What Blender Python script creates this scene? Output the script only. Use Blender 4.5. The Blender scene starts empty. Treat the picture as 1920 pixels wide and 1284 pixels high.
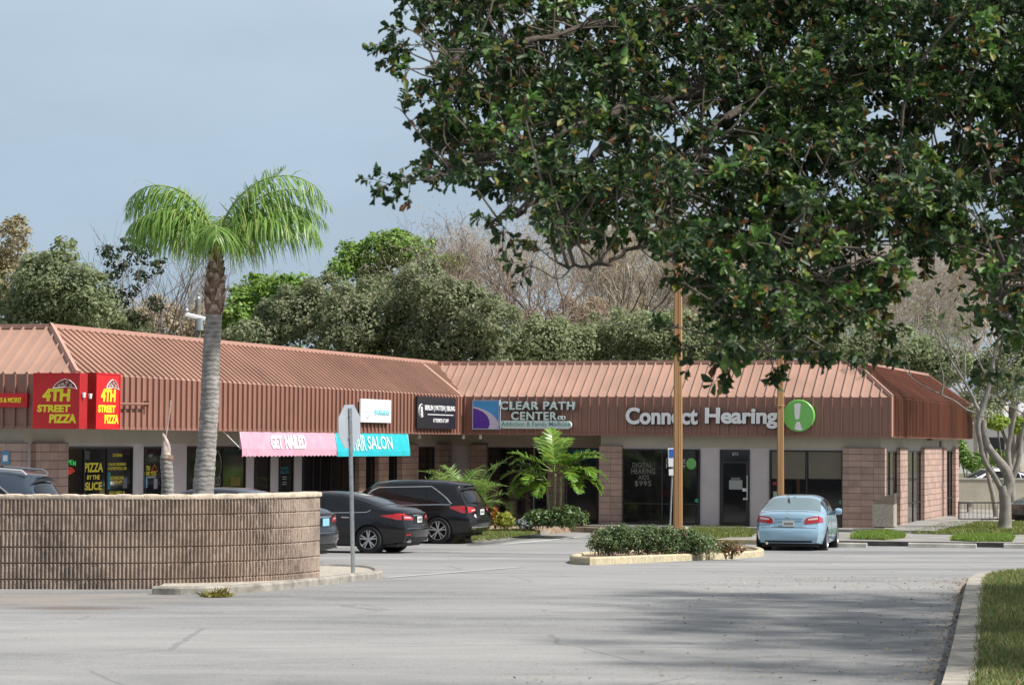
import bpy, bmesh, math, random
import numpy as np
from mathutils import Vector, Matrix
R_ = math.radians
random.seed(7); rng = np.random.default_rng(11)
C = bpy.context.scene.collection
# ---------------------------------------------------------------- camera
F = 4571.0; EYE = 2.9
scene = bpy.context.scene
cd = bpy.data.cameras.new('camera'); cam = bpy.data.objects.new('camera', cd); C.objects.link(cam)
cd.sensor_width = 36; cd.lens = F/1920*36; cd.clip_start = .5; cd.clip_end = 3000
cd.dof.use_dof = True; cd.dof.focus_distance = 68; cd.dof.aperture_fstop = 11
CR = Matrix.Rotation(R_(90+2.305), 3, 'X') @ Matrix.Rotation(R_(.2), 3, 'Z')
cam.matrix_world = Matrix.Translation((0, 0, EYE)) @ CR.to_4x4()
scene.camera = cam
# ---------------------------------------------------------------- light, sky, exposure
SUN = Vector((.60, -.22, .77)).normalized()
sl = bpy.data.lights.new('sun', 'SUN'); sl.energy = 4.5; sl.angle = R_(3.0); sl.color = (1, .955, .89)
so = bpy.data.objects.new('sun', sl); C.objects.link(so); so.location = (0, 0, 60)
so.rotation_euler = SUN.to_track_quat('Z', 'Y').to_euler()
w = bpy.data.worlds.new('World'); scene.world = w; w.use_nodes = True
nt = w.node_tree; nt.nodes.clear()
def N(t, ty, **k):
    n = t.nodes.new(ty)
    for a, b in k.items():
        if a.startswith('i_'):
            n.inputs[a[2:].replace('_', ' ')].default_value = b
        else: setattr(n, a, b)
    return n
sky = N(nt, 'ShaderNodeTexSky', sky_type='NISHITA', sun_disc=False, sun_elevation=math.asin(SUN.z), sun_rotation=math.atan2(SUN.x, SUN.y))
tc = N(nt, 'ShaderNodeTexCoord'); sp = N(nt, 'ShaderNodeSeparateXYZ'); nt.links.new(tc.outputs['Generated'], sp.inputs[0])
rmp = N(nt, 'ShaderNodeValToRGB'); nt.links.new(sp.outputs['Z'], rmp.inputs[0])
el = rmp.color_ramp.elements
el[0].position = 0.0; el[0].color = (3.3, 4.1, 5.1, 1)
el[1].position = 1.0; el[1].color = (2.3, 2.6, 3.0, 1)
for p_, c_ in ((.055, (2.8, 3.6, 4.55, 1)), (.10, (3.15, 4.0, 5.0, 1)), (.175, (4.0, 4.85, 5.7, 1)), (.30, (3.9, 4.4, 4.9, 1)), (.5, (3.2, 3.5, 3.85, 1))):
    e_ = el.new(p_); e_.color = c_
mpn = N(nt, 'ShaderNodeMapping'); mpn.inputs['Scale'].default_value = (3.0, 3.0, 9.0)
nt.links.new(tc.outputs['Generated'], mpn.inputs[0])
ns = N(nt, 'ShaderNodeTexNoise', i_Scale=1.6, i_Detail=5.0, i_Roughness=.55); nt.links.new(mpn.outputs[0], ns.inputs[0])
mr = N(nt, 'ShaderNodeMapRange'); nt.links.new(ns.outputs['Fac'], mr.inputs[0])
mr.inputs[1].default_value = .3; mr.inputs[2].default_value = .7; mr.inputs[3].default_value = .92; mr.inputs[4].default_value = 1.10
vm = N(nt, 'ShaderNodeVectorMath', operation='SCALE'); nt.links.new(rmp.outputs[0], vm.inputs[0]); nt.links.new(mr.outputs[0], vm.inputs['Scale'])
mx = N(nt, 'ShaderNodeMix', data_type='RGBA'); mx.inputs[0].default_value = .85
nt.links.new(sky.outputs[0], mx.inputs[6]); nt.links.new(vm.outputs[0], mx.inputs[7])
bg = N(nt, 'ShaderNodeBackground', i_Strength=.094); nt.links.new(mx.outputs[2], bg.inputs[0])
wo = N(nt, 'ShaderNodeOutputWorld'); nt.links.new(bg.outputs[0], wo.inputs[0])
scene.view_settings.view_transform = 'Standard'; scene.view_settings.look = 'None'
scene.view_settings.exposure = 0.52; scene.view_settings.gamma = 1; scene.view_settings.use_curve_mapping = False

# ---------------------------------------------------------------- terrain and calibrated rays
TY = [0, 10, 17, 25, 33, 45, 55, 62, 66, 70, 4000]; TZ = [1.25, 1.22, 1.15, 1.06, .99, .60, .24, .12, .05, 0, 0]
def zg(y):
    return float(sum(np.interp(y+d, TY, TZ) for d in (-2, -1, 0, 1, 2))/5)
def ray(px, py): return CR @ Vector(((px-960)/F, -(py-642)/F, -1))
def pix(px, py, Y):
    d = ray(px, py); t = Y/d.y
    return Vector((d.x*t, Y, EYE+d.z*t))
def gpix(px, py, dz=0):
    lo, hi = 5.0, 400.0
    f = lambda Y: pix(px, py, Y).z-zg(Y)-dz
    for _ in range(50):
        m = (lo+hi)/2
        if f(m) > 0: lo = m
        else: hi = m
    return pix(px, py, lo)
# ---------------------------------------------------------------- materials
MATS = {}
def rgb(r, g, b):
    f = lambda c: (c/255/12.92) if c/255 <= .04045 else ((c/255+.055)/1.055)**2.4
    return (f(r), f(g), f(b))
def pbsdf(name):
    m = bpy.data.materials.new(name); m.use_nodes = True; MATS[name] = m
    return m, m.node_tree, m.node_tree.nodes['Principled BSDF']
def mat(name, col, rough=.6, metal=0, var=.12, scale=6.0, bump=0.0, bscale=60, coat=0, spec=.5, emit=None, estr=0, stretch=(1, 1, 1)):
    if name in MATS: return MATS[name]
    m, t, b = pbsdf(name)
    b.inputs['Roughness'].default_value = rough; b.inputs['Metallic'].default_value = metal
    b.inputs['Coat Weight'].default_value = coat; b.inputs['Specular IOR Level'].default_value = spec
    b.inputs['Coat Roughness'].default_value = .04
    tc = N(t, 'ShaderNodeTexCoord'); mp = N(t, 'ShaderNodeMapping'); mp.inputs['Scale'].default_value = stretch
    t.links.new(tc.outputs['Object'], mp.inputs[0])
    if var:
        n = N(t, 'ShaderNodeTexNoise', i_Scale=scale, i_Detail=5.0, i_Roughness=.6); t.links.new(mp.outputs[0], n.inputs[0])
        r = N(t, 'ShaderNodeValToRGB'); t.links.new(n.outputs['Fac'], r.inputs[0])
        r.color_ramp.elements[0].position = .3; r.color_ramp.elements[1].position = .7
        r.color_ramp.elements[0].color = (*[c*(1-var) for c in col], 1); r.color_ramp.elements[1].color = (*[min(1, c*(1+var)) for c in col], 1)
        t.links.new(r.outputs[0], b.inputs['Base Color'])
    else: b.inputs['Base Color'].default_value = (*col, 1)
    if bump:
        n2 = N(t, 'ShaderNodeTexNoise', i_Scale=bscale, i_Detail=4.0); t.links.new(mp.outputs[0], n2.inputs[0])
        bp = N(t, 'ShaderNodeBump', i_Strength=bump, i_Distance=.02); t.links.new(n2.outputs['Fac'], bp.inputs['Height'])
        t.links.new(bp.outputs[0], b.inputs['Normal'])
    if emit:
        b.inputs['Emission Color'].default_value = (*emit, 1); b.inputs['Emission Strength'].default_value = estr
    return m
def leafmat(name, stops, trans=.3, rough=.45):
    m, t, b = pbsdf(name)
    g = N(t, 'ShaderNodeNewGeometry'); r = N(t, 'ShaderNodeValToRGB'); t.links.new(g.outputs['Random Per Island'], r.inputs[0])
    e = r.color_ramp.elements; e[0].position = stops[0][0]; e[0].color = (*stops[0][1], 1); e[1].position = stops[-1][0]; e[1].color = (*stops[-1][1], 1)
    for p, c in stops[1:-1]:
        x = e.new(p); x.color = (*c, 1)
    b.inputs['Roughness'].default_value = rough
    tr = N(t, 'ShaderNodeBsdfTranslucent'); ms = N(t, 'ShaderNodeMixShader'); ms.inputs[0].default_value = trans
    t.links.new(r.outputs[0], b.inputs['Base Color']); t.links.new(r.outputs[0], tr.inputs[0])
    o = t.nodes['Material Output']; t.links.new(b.outputs[0], ms.inputs[1]); t.links.new(tr.outputs[0], ms.inputs[2]); t.links.new(ms.outputs[0], o.inputs[0])
    return m
def math_(t, op, a, b=None):
    n = N(t, 'ShaderNodeMath', operation=op)
    for i, v in enumerate((a, b)):
        if v is None: continue
        if isinstance(v, (int, float)): n.inputs[i].default_value = v
        else: t.links.new(v, n.inputs[i])
    return n.outputs[0]
def blockmat(name, col, flute=True):
    """scored concrete block: bed joints every 0.2 m, head joints every 0.4 m, optional flutes; object coordinates"""
    m, t, b = pbsdf(name)
    tc = N(t, 'ShaderNodeTexCoord'); s = N(t, 'ShaderNodeSeparateXYZ'); t.links.new(tc.outputs['Object'], s.inputs[0])
    u = math_(t, 'ADD', s.outputs[0], s.outputs[1])
    def line(v, f, wd): return math_(t, 'LESS_THAN', math_(t, 'FRACT', math_(t, 'MULTIPLY', v, 1/f)), wd)
    l = math_(t, 'MAXIMUM', line(s.outputs[2], .2032, .085), line(u, .4064, .03))
    n = N(t, 'ShaderNodeTexNoise', i_Scale=3.0, i_Detail=6.0); t.links.new(tc.outputs['Object'], n.inputs[0])
    wn = N(t, 'ShaderNodeTexWhiteNoise'); cb = N(t, 'ShaderNodeCombineXYZ')
    t.links.new(math_(t, 'FLOOR', math_(t, 'MULTIPLY', u, 1/.4064)), cb.inputs[0]); t.links.new(math_(t, 'FLOOR', math_(t, 'MULTIPLY', s.outputs[2], 1/.2032)), cb.inputs[2])
    t.links.new(cb.outputs[0], wn.inputs[0])
    f = math_(t, 'ADD', math_(t, 'MULTIPLY', n.outputs['Fac'], .7), math_(t, 'MULTIPLY', wn.outputs['Value'], .3))
    r = N(t, 'ShaderNodeValToRGB'); t.links.new(f, r.inputs[0]); r.color_ramp.elements[0].position = .3; r.color_ramp.elements[1].position = .75
    r.color_ramp.elements[0].color = (*[c*.78 for c in col], 1); r.color_ramp.elements[1].color = (*[c*1.15 for c in col], 1)
    h = l
    if flute: h = math_(t, 'MAXIMUM', l, math_(t, 'MULTIPLY', line(u, .0508, .25), .35))
    mx = N(t, 'ShaderNodeMix', data_type='RGBA'); t.links.new(h, mx.inputs[0]); t.links.new(r.outputs[0], mx.inputs[6]); mx.inputs[7].default_value = (*[c*.3 for c in col], 1)
    t.links.new(mx.outputs[2], b.inputs['Base Color']); b.inputs['Roughness'].default_value = .9
    bp = N(t, 'ShaderNodeBump', i_Strength=.6, i_Distance=.015, invert=True); t.links.new(h, bp.inputs['Height']); t.links.new(bp.outputs[0], b.inputs['Normal'])
    return m
# ---------------------------------------------------------------- mesh builder
class MB:
    def __init__(s): s.v = []; s.f = []
    def add(s, vs, fs):
        o = len(s.v); s.v += [tuple(p) for p in vs]; s.f += [tuple(i+o for i in f) for f in fs]; return s
    def box(s, x0, x1, y0, y1, z0, z1, M=None):
        p = [Vector((x, y, z)) for z in (z0, z1) for y in (y0, y1) for x in (x0, x1)]
        if M: p = [M @ q for q in p]
        return s.add(p, [(0, 2, 3, 1), (4, 5, 7, 6), (0, 1, 5, 4), (2, 6, 7, 3), (0, 4, 6, 2), (1, 3, 7, 5)])
    def prism(s, poly, z0, z1, M=None, zf=None):
        n = len(poly)
        p = [Vector((x, y, z0 + (zf(x, y) if zf else 0))) for x, y in poly]+[Vector((x, y, z1 + (zf(x, y) if zf else 0))) for x, y in poly]
        if M: p = [M @ q for q in p]
        return s.add(p, [tuple(range(n-1, -1, -1)), tuple(range(n, 2*n))]+[(i, (i+1) % n, n+(i+1) % n, n+i) for i in range(n)])
    def tube(s, pts, rad, n=6, caps=True):
        pts = [Vector(p) for p in pts]; k = len(pts)
        if not hasattr(rad, '__len__'): rad = [rad]*k
        vs = []; ref = None
        for i, p in enumerate(pts):
            d = (pts[min(i+1, k-1)]-pts[max(i-1, 0)])
            d = d.normalized() if d.length > 1e-9 else Vector((0, 0, 1))
            if ref is None: ref = Vector((1, 0, 0)) if abs(d.x) < .8 else Vector((0, 1, 0))
            a = d.cross(ref).normalized(); b = d.cross(a); ref = -b if False else ref
            for j in range(n):
                t = 2*math.pi*j/n; vs.append(p+(a*math.cos(t)+b*math.sin(t))*rad[i])
        fs = [(i*n+j, i*n+(j+1) % n, (i+1)*n+(j+1) % n, (i+1)*n+j) for i in range(k-1) for j in range(n)]
        if caps: fs += [tuple(range(n-1, -1, -1)), tuple(range((k-1)*n, k*n))]
        return s.add(vs, fs)
    def lathe(s, prof, n=20, axis='Z', M=None, caps=True):
        vs = []
        for r, z in prof:
            for j in range(n):
                t = 2*math.pi*j/n
                p = Vector((r*math.cos(t), r*math.sin(t), z)) if axis == 'Z' else Vector((r*math.cos(t), z, r*math.sin(t)))
                vs.append(M @ p if M else p)
        k = len(prof)
        fs = [(i*n+j, i*n+(j+1) % n, (i+1)*n+(j+1) % n, (i+1)*n+j) for i in range(k-1) for j in range(n)]
        if caps and prof[0][0] > 1e-4: fs.append(tuple(range(n-1, -1, -1)))
        if caps and prof[-1][0] > 1e-4: fs.append(tuple(range((k-1)*n, k*n)))
        return s.add(vs, fs)
    def grid(s, P):
        r, c = len(P), len(P[0])
        return s.add([p for row in P for p in row], [(i*c+j, i*c+j+1, (i+1)*c+j+1, (i+1)*c+j) for i in range(r-1) for j in range(c-1)])
    def build(s, name, m, parent=None, smooth=False, ang=35, fix=True):
        me = bpy.data.meshes.new(name); me.from_pydata(s.v, [], s.f)
        if fix and len(s.f) < 60000:
            bm = bmesh.new(); bm.from_mesh(me); bmesh.ops.recalc_face_normals(bm, faces=bm.faces); bm.to_mesh(me); bm.free()
        return finish(name, me, m, parent, smooth, ang)
def finish(name, me, m, parent=None, smooth=False, ang=35):
    me.materials.append(m)
    if smooth:
        me.polygons.foreach_set('use_smooth', [True]*len(me.polygons)); me.set_sharp_from_angle(angle=R_(ang))
    o = bpy.data.objects.new(name, me); C.objects.link(o)
    if parent: o.parent = parent
    return o
def npmesh(name, V, Fc, m, parent=None):
    me = bpy.data.meshes.new(name); k = Fc.shape[1]
    me.vertices.add(len(V)); me.vertices.foreach_set('co', np.ascontiguousarray(V, dtype=np.float32).ravel())
    me.loops.add(Fc.size); me.loops.foreach_set('vertex_index', Fc.astype(np.int32).ravel())
    me.polygons.add(len(Fc)); me.polygons.foreach_set('loop_start', np.arange(0, Fc.size, k, dtype=np.int32))
    me.update(calc_edges=True); me.validate()
    return finish(name, me, m, parent)
def tag(o, label=None, cat=None, group=None, kind=None):
    if label: o['label'] = label
    if cat: o['category'] = cat
    if group: o['group'] = group
    if kind: o['kind'] = kind
    return o
def thing(name, label, cat, loc=(0, 0, 0), rz=0, group=None):
    o = bpy.data.objects.new(name, None); C.objects.link(o); o.empty_display_size = .3
    o.location = loc; o.rotation_euler = (0, 0, rz)
    return tag(o, label, cat, group)
def struct(o): o['kind'] = 'structure'; return o
def copy_tree(o, parent=None):
    c = o.copy(); C.objects.link(c)
    if parent: c.parent = parent
    for ch in list(o.children): copy_tree(ch, c)
    return c
def text_mesh(name, body, m, parent, box, y=0, depth=.01, bold=0.0, shear=0, keep=False, res=3, spacing=1.0):
    """lettering standing in the parent's XZ plane facing -Y, fitted into box (x0,x1,z0,z1)"""
    cu = bpy.data.curves.new('t', 'FONT'); cu.body = body; cu.extrude = .5; cu.offset = bold; cu.shear = shear; cu.resolution_u = res; cu.align_x = 'CENTER'; cu.space_character = spacing
    ob = bpy.data.objects.new('t', cu); C.objects.link(ob)
    dg = bpy.context.evaluated_depsgraph_get(); dg.update()
    me = bpy.data.meshes.new_from_object(ob.evaluated_get(dg)); bpy.data.objects.remove(ob); bpy.data.curves.remove(cu)
    n = len(me.vertices); co = np.zeros(n*3, dtype=np.float32); me.vertices.foreach_get('co', co); co = co.reshape(-1, 3)
    mn, mxx = co.min(0), co.max(0); sz = np.maximum(mxx-mn, 1e-6); x0, x1, z0, z1 = box
    sx, szz = (x1-x0)/sz[0], (z1-z0)/sz[1]
    if keep: sx = szz = min(sx, szz)
    out = np.zeros_like(co); out[:, 0] = (x0+x1)/2+(co[:, 0]-(mn[0]+mxx[0])/2)*sx
    out[:, 2] = (z0+z1)/2+(co[:, 1]-(mn[1]+mxx[1])/2)*szz; out[:, 1] = y-(co[:, 2]+.5)*depth
    me.vertices.foreach_set('co', out.ravel()); me.update(); me.name = name; me.materials.clear()
    return finish(name, me, m, parent)
# ---------------------------------------------------------------- foliage helpers (numpy)
def unit(a): return a/np.maximum(np.linalg.norm(a, axis=1, keepdims=True), 1e-9)
def leaves(P, D, Nn, L, W, shape='obovate', curl=.15):
    """P base points, D directions, Nn rough normals -> verts, quads"""
    n = len(P); D = unit(D); S = unit(np.cross(D, Nn)); U = np.cross(S, D); L = np.broadcast_to(L, (n,))[:, None]; W = np.broadcast_to(W, (n,))[:, None]
    if shape == 'quad':
        V = np.stack([P, P+D*L*.5+S*W*.5, P+D*L, P+D*L*.5-S*W*.5], 1)
        return V.reshape(-1, 3), (np.arange(n)[:, None]*4+np.arange(4))
    V = np.stack([P, P+D*L*.38+S*W*.36+U*W*.15, P+D*L*.76+S*W*.5+U*W*.2, P+D*L-U*L*curl, P+D*L*.76-S*W*.5+U*W*.2, P+D*L*.38-S*W*.36+U*W*.15], 1)
    i = np.arange(n)[:, None]*6
    Fq = np.concatenate([i+np.array([0, 1, 2, 3]), i+np.array([0, 3, 4, 5])], 0)
    return V.reshape(-1, 3), Fq
def rdir(n): return unit(rng.normal(size=(n, 3)))
def crown_pts(blobs, n, sub=.33, nsub=14, fill=.25):
    """clumpy points in/on a union of ellipsoids: blobs (x,y,z,rx,ry,rz)"""
    B = np.array(blobs, float); wts = B[:, 3]*B[:, 5]; k = len(B)*nsub
    bi = rng.choice(len(B), k, p=wts/wts.sum()); d = rdir(k); d[:, 2] = np.where(d[:, 2] < -.75, -d[:, 2], d[:, 2])
    rad = rng.uniform(.55, 1.0, k)[:, None]
    cc = B[bi, :3]+d*B[bi, 3:6]*rad; cs = (B[bi, 3:6].mean(1))*sub*rng.uniform(.55, 1.3, k)
    m = int(n*(1-fill)); ci = rng.choice(k, m, p=(cs**2)/(cs**2).sum())
    dd = rdir(m)*(rng.uniform(0, 1, m)**.45)[:, None]
    P1 = cc[ci]+dd*cs[ci][:, None]*np.array([1, 1, .75]); N1 = unit(dd*np.array([1, 1, .8])+np.array([0, 0, .5])+rng.normal(size=(m, 3))*.45)
    m2 = n-m; b2 = rng.choice(len(B), m2, p=wts/wts.sum()); d2 = rdir(m2)*(rng.uniform(0, 1, m2)**.4)[:, None]
    P2 = B[b2, :3]+d2*B[b2, 3:6]; N2 = unit(d2+np.array([0, 0, .5])+rng.normal(size=(m2, 3))*.5)
    return np.concatenate([P1, P2]), np.concatenate([N1, N2])
def foliage(name, blobs, n, size, m, parent, sub=.33, nsub=14, fill=.25, asp=.6, shape='quad'):
    P, Nn = crown_pts(blobs, n, sub, nsub, fill); D = np.cross(Nn, rdir(len(P)))
    L = size*rng.uniform(.6, 1.4, len(P)); V, Fq = leaves(P-unit(D)*L[:, None]*.5, D, Nn, L, L*asp, shape)
    return npmesh(name, V, Fq, m, parent)
def branches(mb, p, d, ln, r, depth, spread=.6, up=.15, nseg=3, kids=(2, 4), shrink=.68, minr=.006, tips=None, sides=4):
    pts = [Vector(p)]; dd = Vector(d).normalized()
    for i in range(nseg):
        dd = (dd+Vector((random.gauss(0, .16), random.gauss(0, .16), random.gauss(0, .12)+up*.3))).normalized()
        pts.append(pts[-1]+dd*ln/nseg)
    r2 = max(r*.6, minr)
    mb.tube(pts, [r+(r2-r)*i/nseg for i in range(nseg+1)], max(3, sides if depth > 1 else 3), caps=False)
    if depth <= 0:
        if tips is not None: tips.append((pts[-1], dd))
        return
    for k in range(random.randint(*kids)):
        i = random.randint(max(1, nseg-1), nseg) if k else nseg
        q = pts[i]
        v = Vector((random.gauss(0, 1), random.gauss(0, 1), random.gauss(0, .7))); nd = (dd+v.normalized()*spread*random.uniform(.6, 1.3)+Vector((0, 0, up))).normalized()
        branches(mb, q, nd, ln*shrink*random.uniform(.75, 1.2), r2, depth-1, spread, up, nseg, kids, shrink, minr, tips, sides)
# ================================================================ GROUND
m_asphalt, t, b = pbsdf('asphalt')
tc = N(t, 'ShaderNodeTexCoord')
n1 = N(t, 'ShaderNodeTexNoise', i_Scale=.22, i_Detail=6.0, i_Roughness=.62); n2 = N(t, 'ShaderNodeTexNoise', i_Scale=38.0, i_Detail=3.0)
n3 = N(t, 'ShaderNodeTexNoise', i_Scale=1.1, i_Detail=5.0, i_Roughness=.7)
mpp = N(t, 'ShaderNodeMapping'); mpp.inputs['Scale'].default_value = (.45, 1.3, 1); t.links.new(tc.outputs['Object'], mpp.inputs[0])
t.links.new(mpp.outputs[0], n1.inputs[0]); t.links.new(tc.outputs['Object'], n2.inputs[0]); t.links.new(mpp.outputs[0], n3.inputs[0])
f = math_(t, 'ADD', math_(t, 'ADD', math_(t, 'MULTIPLY', n1.outputs['Fac'], .47), math_(t, 'MULTIPLY', n3.outputs['Fac'], .25)), math_(t, 'MULTIPLY', n2.outputs['Fac'], .28))
r = N(t, 'ShaderNodeValToRGB'); t.links.new(f, r.inputs[0]); e = r.color_ramp.elements
e[0].position = .37; e[0].color = (.125, .127, .132, 1); e[1].position = .64; e[1].color = (.345, .34, .33, 1)
x = e.new(.5); x.color = (.262, .26, .256, 1)
vo = N(t, 'ShaderNodeTexVoronoi', feature='DISTANCE_TO_EDGE', i_Scale=.32); wv = N(t, 'ShaderNodeMix', data_type='VECTOR'); wv.inputs[0].default_value = .12
nw = N(t, 'ShaderNodeTexNoise', i_Scale=1.5, i_Detail=5.0); t.links.new(tc.outputs['Object'], nw.inputs[0])
t.links.new(tc.outputs['Object'], wv.inputs[4]); t.links.new(nw.outputs['Color'], wv.inputs[5]); t.links.new(wv.outputs[1], vo.inputs[0])
crk = math_(t, 'MULTIPLY', math_(t, 'LESS_THAN', vo.outputs['Distance'], .006), math_(t, 'GREATER_THAN', n1.outputs['Fac'], .5))
mx = N(t, 'ShaderNodeMix', data_type='RGBA'); t.links.new(math_(t, 'MULTIPLY', crk, .3), mx.inputs[0]); t.links.new(r.outputs[0], mx.inputs[6]); mx.inputs[7].default_value = (.07, .07, .07, 1)
# brown dirt washed out beside the block wall
s3 = N(t, 'ShaderNodeSeparateXYZ'); t.links.new(tc.outputs['Object'], s3.inputs[0])
def blob(cx, cy, rx, ry):
    a = math_(t, 'POWER', math_(t, 'DIVIDE', math_(t, 'SUBTRACT', s3.outputs[0], cx), rx), 2.0); c = math_(t, 'POWER', math_(t, 'DIVIDE', math_(t, 'SUBTRACT', s3.outputs[1], cy), ry), 2.0)
    q = math_(t, 'SUBTRACT', 1.0, math_(t, 'ADD', a, c)); q = math_(t, 'ADD', q, math_(t, 'MULTIPLY', math_(t, 'SUBTRACT', n3.outputs['Fac'], .5), 3.5))
    n_ = N(t, 'ShaderNodeClamp'); t.links.new(q, n_.inputs[0]); return n_.outputs[0]
mx2 = N(t, 'ShaderNodeMix', data_type='RGBA'); t.links.new(math_(t, 'MULTIPLY', blob(-6.0, 28.5, 3.0, 1.6), .55), mx2.inputs[0]); t.links.new(mx.outputs[2], mx2.inputs[6]); mx2.inputs[7].default_value = (.30, .255, .215, 1)
mx3 = N(t, 'ShaderNodeMix', data_type='RGBA'); t.links.new(math_(t, 'MULTIPLY', blob(-4.75, 27.0, .8, .42), .7), mx3.inputs[0]); t.links.new(mx2.outputs[2], mx3.inputs[6]); mx3.inputs[7].default_value = (.12, .07, .045, 1)
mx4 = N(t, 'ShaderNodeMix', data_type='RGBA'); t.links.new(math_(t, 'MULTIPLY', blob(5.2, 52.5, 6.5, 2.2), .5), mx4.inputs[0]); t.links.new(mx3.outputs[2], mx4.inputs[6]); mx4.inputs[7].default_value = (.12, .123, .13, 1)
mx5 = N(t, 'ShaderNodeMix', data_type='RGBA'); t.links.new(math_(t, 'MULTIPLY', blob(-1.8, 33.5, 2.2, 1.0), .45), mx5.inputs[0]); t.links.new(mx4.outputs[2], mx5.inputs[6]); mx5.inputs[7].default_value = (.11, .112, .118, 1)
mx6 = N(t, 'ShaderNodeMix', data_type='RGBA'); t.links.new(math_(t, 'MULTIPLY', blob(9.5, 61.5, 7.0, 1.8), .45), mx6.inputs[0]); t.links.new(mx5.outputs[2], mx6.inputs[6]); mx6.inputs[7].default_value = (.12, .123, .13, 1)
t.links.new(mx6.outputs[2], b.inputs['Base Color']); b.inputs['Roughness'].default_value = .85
bp = N(t, 'ShaderNodeBump', i_Strength=.5, i_Distance=.01); t.links.new(n2.outputs['Fac'], bp.inputs['Height']); t.links.new(bp.outputs[0], b.inputs['Normal'])

m_grassbase = mat('grass_soil', (.11, .12, .045), .95, var=.45, scale=2.2)
m_conc = mat('concrete', (.42, .40, .36), .9, var=.28, scale=3, bump=.3)
m_walk = mat('walkway_concrete', (.26, .25, .235), .9, var=.3, scale=1.2, bump=.2)
m_kerb = mat('kerb_concrete', (.29, .27, .235), .92, var=.4, scale=5, bump=.5)
m_yellowkerb = mat('worn_yellow_kerb_paint', (.47, .41, .27), .85, var=.3, scale=7, bump=.4)
m_darkkerb = mat('dark_kerb', (.10, .095, .085), .95, var=.4, scale=4, bump=.4)  # near-black base colour with random mottling
m_white = mat('white_paint', (.75, .75, .74), .6, var=.12, scale=9)
m_faded = mat('faded_road_paint', (.37, .365, .35), .8, var=.25, scale=5)
def sheet(name, xs, ys, m, off=0.0):
    P = [[(x, y, zg(y)+off) for x in xs] for y in ys]
    return struct(MB().grid(P).build(name, m, fix=False))
ys = list(np.arange(4, 110, 1.0))
sheet('ground', [-1500, -150, -60, 0, 60, 150, 1500], [-300, -20]+ys+[150, 300, 900, 2500], mat('earth', (.13, .12, .06), .95, var=.4, scale=.6), -.012)
sheet('parking_lot', list(np.arange(-40, 41, 8)), ys[:86], m_asphalt, 0)
def sweep(name, pts, wd, h, m, dz=0, label=None, closed=False, bev=.025):
    """kerb: rounded-top strip of width wd, height h along ground points (left-hand side = pts)"""
    pts = [Vector((p[0], p[1], 0)) for p in pts]; prof = [(0, -.1), (0, h-bev), (bev, h), (wd-bev, h), (wd, h-bev), (wd, -.1)]
    mb = MB(); rows = []; k = len(pts)
    for i, p in enumerate(pts):
        if closed: d = pts[(i+1) % k]-pts[i-1]
        else: d = pts[min(i+1, k-1)]-pts[max(i-1, 0)]
        d.normalize(); nrm = Vector((-d.y, d.x, 0))
        rows.append([(p.x+nrm.x*a, p.y+nrm.y*a, zg(p.y)+dz+z) for a, z in prof])
    if closed: rows.append(rows[0])
    mb.grid(rows)
    if not closed: mb.add(rows[0], [tuple(range(6))]); mb.add(rows[-1], [tuple(range(6))])
    return mb.build(name, m)
def dense(pts, n=8):
    out = []
    for a, c in zip(pts[:-1], pts[1:]):
        for i in range(n): out.append(Vector(a).lerp(Vector(c), i/n))
    return out+[Vector(pts[-1])]
def spline(P, n=8):
    P = [Vector(p) for p in P]; Q = [2*P[0]-P[1]]+P+[2*P[-1]-P[-2]]; out = []
    for i in range(1, len(Q)-2):
        for j in range(n):
            t = j/n; a, b_, c, d = Q[i-1:i+3]
            out.append(.5*((2*b_)+(-a+c)*t+(2*a-5*b_+4*c-d)*t*t+(-a+3*b_-3*c+d)*t**3))
    return out+[P[-1]]
def flat_area(name, poly, dz, m):
    """ground cover patch: polygon draped dz above the terrain, with a skirt"""
    poly = [Vector((p[0], p[1], 0)) for p in poly]; bm = bmesh.new()
    vs = [bm.verts.new((p.x, p.y, 0)) for p in poly]; fc = bm.faces.new(vs)
    ymin, ymax = min(p.y for p in poly), max(p.y for p in poly)
    for y in np.arange(math.ceil(ymin), ymax, 1.0):
        bmesh.ops.bisect_plane(bm, geom=bm.verts[:]+bm.edges[:]+bm.faces[:], plane_co=(0, y, 0), plane_no=(0, 1, 0))
    be = [e for e in bm.edges if e.is_boundary]
    ex = bmesh.ops.extrude_edge_only(bm, edges=be)
    low = [v for v in ex['geom'] if isinstance(v, bmesh.types.BMVert)]
    for v in bm.verts: v.co.z = zg(v.co.y)+dz
    for v in low: v.co.z -= dz+.1
    bmesh.ops.recalc_face_normals(bm, faces=bm.faces)
    me = bpy.data.meshes.new(name); bm.to_mesh(me); bm.free()
    return finish(name, me, m)
def strip(name, a, c, wd, m, off=.006, n=14, px=True):
    a, c = (gpix(*a), gpix(*c)) if px else (Vector(a), Vector(c))
    d = (c-a); d.z = 0; d.normalize(); s = Vector((-d.y, d.x, 0))*wd/2; rows = []
    for i in range(n+1):
        p = a.lerp(c, i/n); rows.append([(q.x, q.y, zg(q.y)+off) for q in (p-s, p, p+s)])
    return struct(MB().grid(rows).build(name, m, fix=False))
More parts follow.
